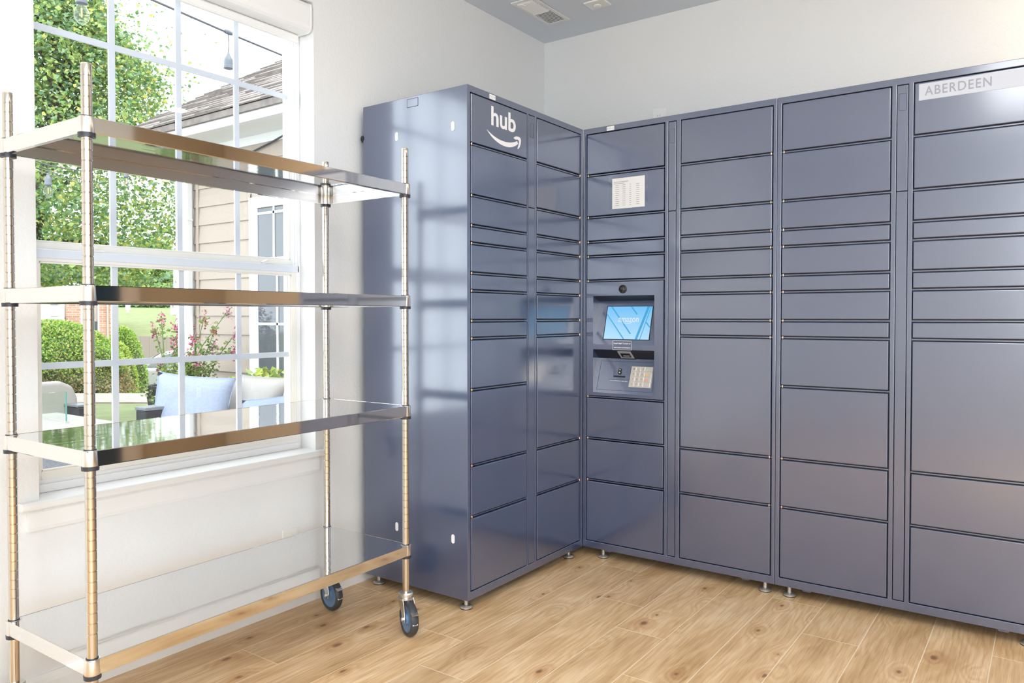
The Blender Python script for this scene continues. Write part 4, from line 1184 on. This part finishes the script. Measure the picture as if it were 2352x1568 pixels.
A_ = Vector((-1.20, -1.62, 2.42)); A0 = Vector((-1.353, -1.373, 2.525)); A1 = Vector((-1.78, -.323, 2.650)); dA = (A1 - A0)
MB().tube([A0 - dA * .45, A0, A0 + dA * .5 + Vector((0, 0, -.004)), A1, A1 + dA * 1.3], .0055, 7).build('cord', M['cord'], sl)
jx = A0 + dA * .49
MB().lathe([(.006, -.03), (.012, -.022), (.012, .022), (.006, .03)], 12, jx, dA.normalized()).build('junction', M['socket'], sl)
pendant(sl, (jx.x, jx.y, 2.470), bulb=False, drop=.11)
sl2 = empty('string_light', (0, 0, 0), 0, 'clear bulb hanging from a string light at the top left of the window', 'string lights')
pendant(sl2, (-1.603, -1.551, 2.575), drop=.09, k=1.0)
MB().tube(sagline((-1.603, -1.551, 2.665), (-1.21, -2.6, 2.55), .02), .0042, 7).build('cord', M['cord'], sl2)
sl3 = empty('string_light', (0, 0, 0), 0, 'far string light cord with two clear bulbs hanging before the tree', 'string lights')
pa = Vector((-3.87, -.717, 2.205)); 
pendant(sl3, (-3.87, -.717, 2.135), drop=.07)
pb_ = Vector((-5.116, .489, 2.50)); pendant(sl3, tuple(pb_), drop=.08)
MB().tube(sagline((-2.6, -1.95, 2.24), pa, .03) + sagline(pa, (-4.3, -.30, 2.28), .0)[1:] + sagline((-4.3, -.30, 2.28), pb_ + Vector((0, 0, .08)), .02)[1:] + sagline(pb_ + Vector((0, 0, .08)), (-5.3, .72, 2.66), .01)[1:], .0045, 6).build('cord', M['cord'], sl3)
MB().tube(sagline((-3.0, -1.6, 2.11), (-5.35, .80, 2.34), .03), .0022, 5).build('support_wire', M['wire'], sl3)
MB().tube(sagline((-3.0, -1.6, 2.09), (-5.35, .80, 2.315), .03), .0022, 5).build('support_wire', M['wire'], sl3)

# patio furniture ---------------------------------------------------
def cushion(name, m_, parent, loc, size, rot, puff=1.0, seam=None, corner=.0, seed=1):
    """a stuffed pillow: subdivided box bulging towards the middle, corners drawn out"""
    bm = bmesh.new(); n_ = 14
    w_, h_, t_ = size; rnd = random.Random(seed)
    gr = {}
    for side in (1, -1):
        for i in range(n_ + 1):
            for j in range(n_ + 1):
                u = i / n_ * 2 - 1; v = j / n_ * 2 - 1
                pin = 1 - .10 * puff * (1 - abs(v) ** 2) * 0 - .07 * puff * (1 - v * v); pin2 = 1 - .07 * puff * (1 - u * u)
                b_ = max(0, (1 - u ** 4) * (1 - v ** 4)) ** .55
                x = u * w_ / 2 * pin; z = v * h_ / 2 * pin2
                wr_ = .006 * sin(7 * u + 3 * v + seed) * b_
                key = (side if b_ > 0 else 0, i, j)
                if key not in gr: gr[key] = bm.verts.new((x, side * (b_ * t_ / 2 + wr_), z))
        for i in range(n_):
            for j in range(n_):
                ks = []
                for (a, b) in ((i, j), (i + 1, j), (i + 1, j + 1), (i, j + 1)):
                    ks.append(gr.get((side, a, b)) or gr[(0, a, b)])
                try: f_ = bm.faces.new(ks); f_.smooth = True
                except ValueError: pass
    bmesh.ops.recalc_face_normals(bm, faces=bm.faces)
    me = bpy.data.meshes.new(name); bm.to_mesh(me); bm.free(); me.materials.append(m_)
    o = bpy.data.objects.new(name, me); put(o, parent); o.location = loc; o.rotation_euler = rot
    if seam:
        pts = [(u * w_ / 2 * (1 - .07 * puff * (1 - v * v)), 0, v * h_ / 2 * (1 - .07 * puff * (1 - u * u))) for u, v in
               [(-1 + 2 * i / 12, -1) for i in range(12)] + [(1, -1 + 2 * i / 12) for i in range(12)] + [(1 - 2 * i / 12, 1) for i in range(12)] + [(-1, 1 - 2 * i / 12) for i in range(13)]]
        MB().tube(pts, .004, 6, caps=False).build('piping', seam, o)
    return o
GZ = -.15
so = empty('patio_sofa', (-2.64, .25, GZ), 0, 'dark wicker patio sofa with cream cushions below the siding wall', 'sofa')
# local coords: x -1.16..1.16
m = MB(); m.box(-1.16, 1.16, -.40, .50, .06, .30); m.build('base', M['wicker'], so, bevel=.01)
for x0 in (-1.16, 1.02):
    a_ = MB().box(x0, x0 + .14, -.40, .50, .0, .60).build('arm', M['wicker'], so, bevel=.008)
    MB().box(x0 - .005, x0 + .145, -.405, .505, .60, .625).build('arm_cap', M['wicktop'], a_, bevel=.004)
m = MB(); m.box(-1.16, 1.16, .42, .50, .30, .66); m.build('back_frame', M['wicker'], so, bevel=.008)
for i, x in enumerate((-.68, 0, .68)):
    o = MB().box(-.335, .335, -.36, .36, -.07, .07).build('seat_cushion', M['cream'], so, (x, -.02, .375), bevel=.04, seg=4)
back_tops = (.50, .53, .50)
for i, x in enumerate((-.665, .015, .69)):
    cushion('back_cushion', M['cream'], so, (x, .31, .585), (.69, .50, .24), (R(-14), 0, 0), .5, M['cream'], seed=i)
p1 = cushion('throw_pillow', M['bluepil'], None, (-3.58, .17, .46), (.60, .50, .20), (R(-16), R(5), R(38)), 1.0, M['bluepil'], seed=4)
tag(p1, 'pale blue square pillow standing at the left end of the patio sofa', 'pillow', 'blue pillows on the patio sofa')
p2 = cushion('throw_pillow', M['bluepil'], None, (-2.74, .30, .375), (.52, .44, .20), (R(-24), R(-8), R(30)), 1.0, M['bluepil'], seed=6)
tag(p2, 'pale blue pillow slumped on the patio sofa near the window edge', 'pillow', 'blue pillows on the patio sofa')

# planter with pink flowers
px_, py_ = -4.70, .76
po = empty('planter', (px_, py_, GZ), 0, 'tall tapered black planter behind the left end of the sofa', 'planter')
m = MB(); a, b, hh = .15, .225, .68
def ring(r_, z): return [(-r_, -r_, z), (r_, -r_, z), (r_, r_, z), (-r_, r_, z)]
v = ring(a, 0) + ring(b, hh) + ring(b - .02, hh) + ring(b - .03, hh - .05)
f_ = [(3, 2, 1, 0)] + [(i, (i + 1) % 4, 4 + (i + 1) % 4, 4 + i) for i in range(4)] + [(4 + i, 4 + (i + 1) % 4, 8 + (i + 1) % 4, 8 + i) for i in range(4)] + [(8 + i, 8 + (i + 1) % 4, 12 + (i + 1) % 4, 12 + i) for i in range(4)]
m.add(v, f_); m.build('pot', M['pot'], po, bevel=.006)
MB().box(-b + .03, b - .03, -b + .03, b - .03, hh - .07, hh - .045).build('soil', M['bark'], po)
fl = empty('flowering_plant', (px_, py_, GZ + hh - .045), 0, 'tall flowering plant with pink spikes growing in the black planter', 'plant')
rnd = random.Random(31)
stems = MB(); leaves = []; blooms = []
heads = [(-.05 + .0, .66), (.0, .60), (.16, .66), (.23, .50), (.36, .72), (-.22, .56), (.02, .48), (.12, .44), (-.12, .34), (.30, .40), (.40, .36), (-.16, .22), (.06, .30), (.20, .34), (-.02, .40), (.27, .28), (.48, .52), (.33, .55)]
LILY = [leafmat('stem_leaf', (.22, .34, .10)), leafmat('stem_leaf_pale', (.42, .48, .22))]
for i, (dx, hz) in enumerate(heads):
    bx0 = max(-.16, min(.16, dx * .5)); by0 = rnd.uniform(-.14, .14); dy = rnd.uniform(-.16, .12)
    tip = Vector((dx * 1.0, dy + dx * .5, hz)); base = Vector((bx0, by0, 0)); mid = base.lerp(tip, .5) + Vector((0, 0, .05))
    stems.tube([base, mid, tip], [.006, .005, .003], 5)
    for j in range(38):
        t = rnd.random() ** .8; p = (base * (1 - t) ** 2 + mid * 2 * t * (1 - t) + tip * t * t)
        leaves.append(p + Vector((rnd.gauss(0, .022), rnd.gauss(0, .022), rnd.gauss(0, .012))))
    blooms.append(tip)
for j in range(700): leaves.append(Vector((rnd.gauss(.06, .10), max(-.19, rnd.gauss(.02, .10)), .05 + abs(rnd.gauss(.04, .08)))))
for k_ in range(5):
    x = -.17 + .075 * k_
    for j in range(12): t = rnd.random(); leaves.append(Vector((x + rnd.gauss(0, .008), -.225 - .03 * t + rnd.gauss(0, .01), .05 - t * (.10 + .05 * (k_ % 3)))))
stems.build('stem', LILY[0], fl)
leaf_cloud(leaves, .040, LILY, [3, 2], 8, up=-.2).build('leaves', LILY, fl)
PK = [mat('pink_bloom', (.80, .20, .36), .6), mat('coral_bloom', (.88, .38, .30), .6), mat('pale_bloom', (.85, .50, .55), .6)]
for i, tp_ in enumerate(blooms):
    pts = [tp_ + Vector((rnd.gauss(0, .016), rnd.gauss(0, .016), rnd.gauss(-.02, .035))) for _ in range(34)]
    leaf_cloud(pts, .030, None, [1], 100 + i, up=0).build('blossom', PK[(0, 0, 1, 0, 2)[i % 5]], fl)

# shrub before the wing window
rnd = random.Random(77)
sh2 = empty('leafy_shrub', (-3.75, .90, GZ), 0, 'bright yellow-green shrub behind the sofa below the far window', 'shrub')
pts = []
for i in range(1500):
    a = rnd.uniform(0, 2 * pi); r_ = rnd.random() ** .5 * .15; x = rnd.uniform(-.28, .42)
    pts.append(Vector((x, r_ * sin(a), .28 + rnd.random() * (.52 + .16 * x + .05 * sin(x * 14)))))
leaf_cloud(pts, .085, None, [3, 2, 1], 3).build('foliage', [L2, leafmat('lime_leaf', (.55, .66, .14)), L3_], sh2)
MB().tube([(0, 0, 0), (0, 0, .5)], .02, 6).build('stem', M['bark'], sh2)

# fire table with glass guard
tb = empty('patio_table', (-4.12, -.78, GZ), 0, 'low patio table with stone top and grey woven sides outside the window', 'table')
MB().box(-.47, .47, -.42, .42, .50, .545).build('table_top', M['tabletop'], tb, bevel=.004)
MB().box(-.475, .475, -.425, .425, .49, .500).build('top_edge', M['wicker'], tb)
MB().box(-.455, .455, -.405, .405, 0, .49).build('woven_side', M['greyweave'], tb, bevel=.005)
gg = empty('glass_guard', (-4.13, -.80, GZ + .545), 0, 'clear square glass wind guard standing on the patio table', 'wind guard')
for (x0, x1, y0, y1) in ((-.24, .24, -.196, -.19), (-.24, .24, .19, .196), (-.246, -.24, -.196, .196), (.24, .246, -.196, .196)):
    MB().box(x0, x1, y0, y1, .012, .225).build('glass_pane', M['panelglass'], gg)
for x in (-.243, .243):
    for y in (-.193, .193):
        MB().box(x - .004, x + .004, y - .004, y + .004, .012, .226).build('glass_edge', M['edgeglass'], gg)
        MB().box(x - .012, x + .012, y - .012, y + .012, 0, .014).build('clip', M['zinc'], gg)

# armchair at the left
ac = empty('patio_armchair', (-5.15, -.27, GZ), 0, 'pale wicker patio armchair with rounded back at the left of the window view', 'armchair')
m = MB(); m.prism([(-.46, 0), (.46, 0), (.46, .56), (.42, .67), (.32, .72), (-.32, .72), (-.42, .67), (-.46, .56)], 0, -.42, -.28); m.build('back', M['cream'], ac, bevel=.03, seg=3)
MB().box(-.28, .42, -.33, .33, .26, .42).build('seat_cushion', M['cream'], ac, bevel=.04, seg=3)
for s_ in (-1, 1): MB().box(-.28, -.03, s_ * .40 - .06, s_ * .40 + .06, 0, .50).build('arm', M['wicker'], ac, bevel=.012)
for s_ in (-1, 1): MB().box(-.28, -.03, s_ * .40 - .065, s_ * .40 + .065, .50, .52).build('arm_cap', M['wicktop'], ac, bevel=.004)
MB().box(-.28, .42, -.34, .34, .02, .26).build('base', M['wicker'], ac)
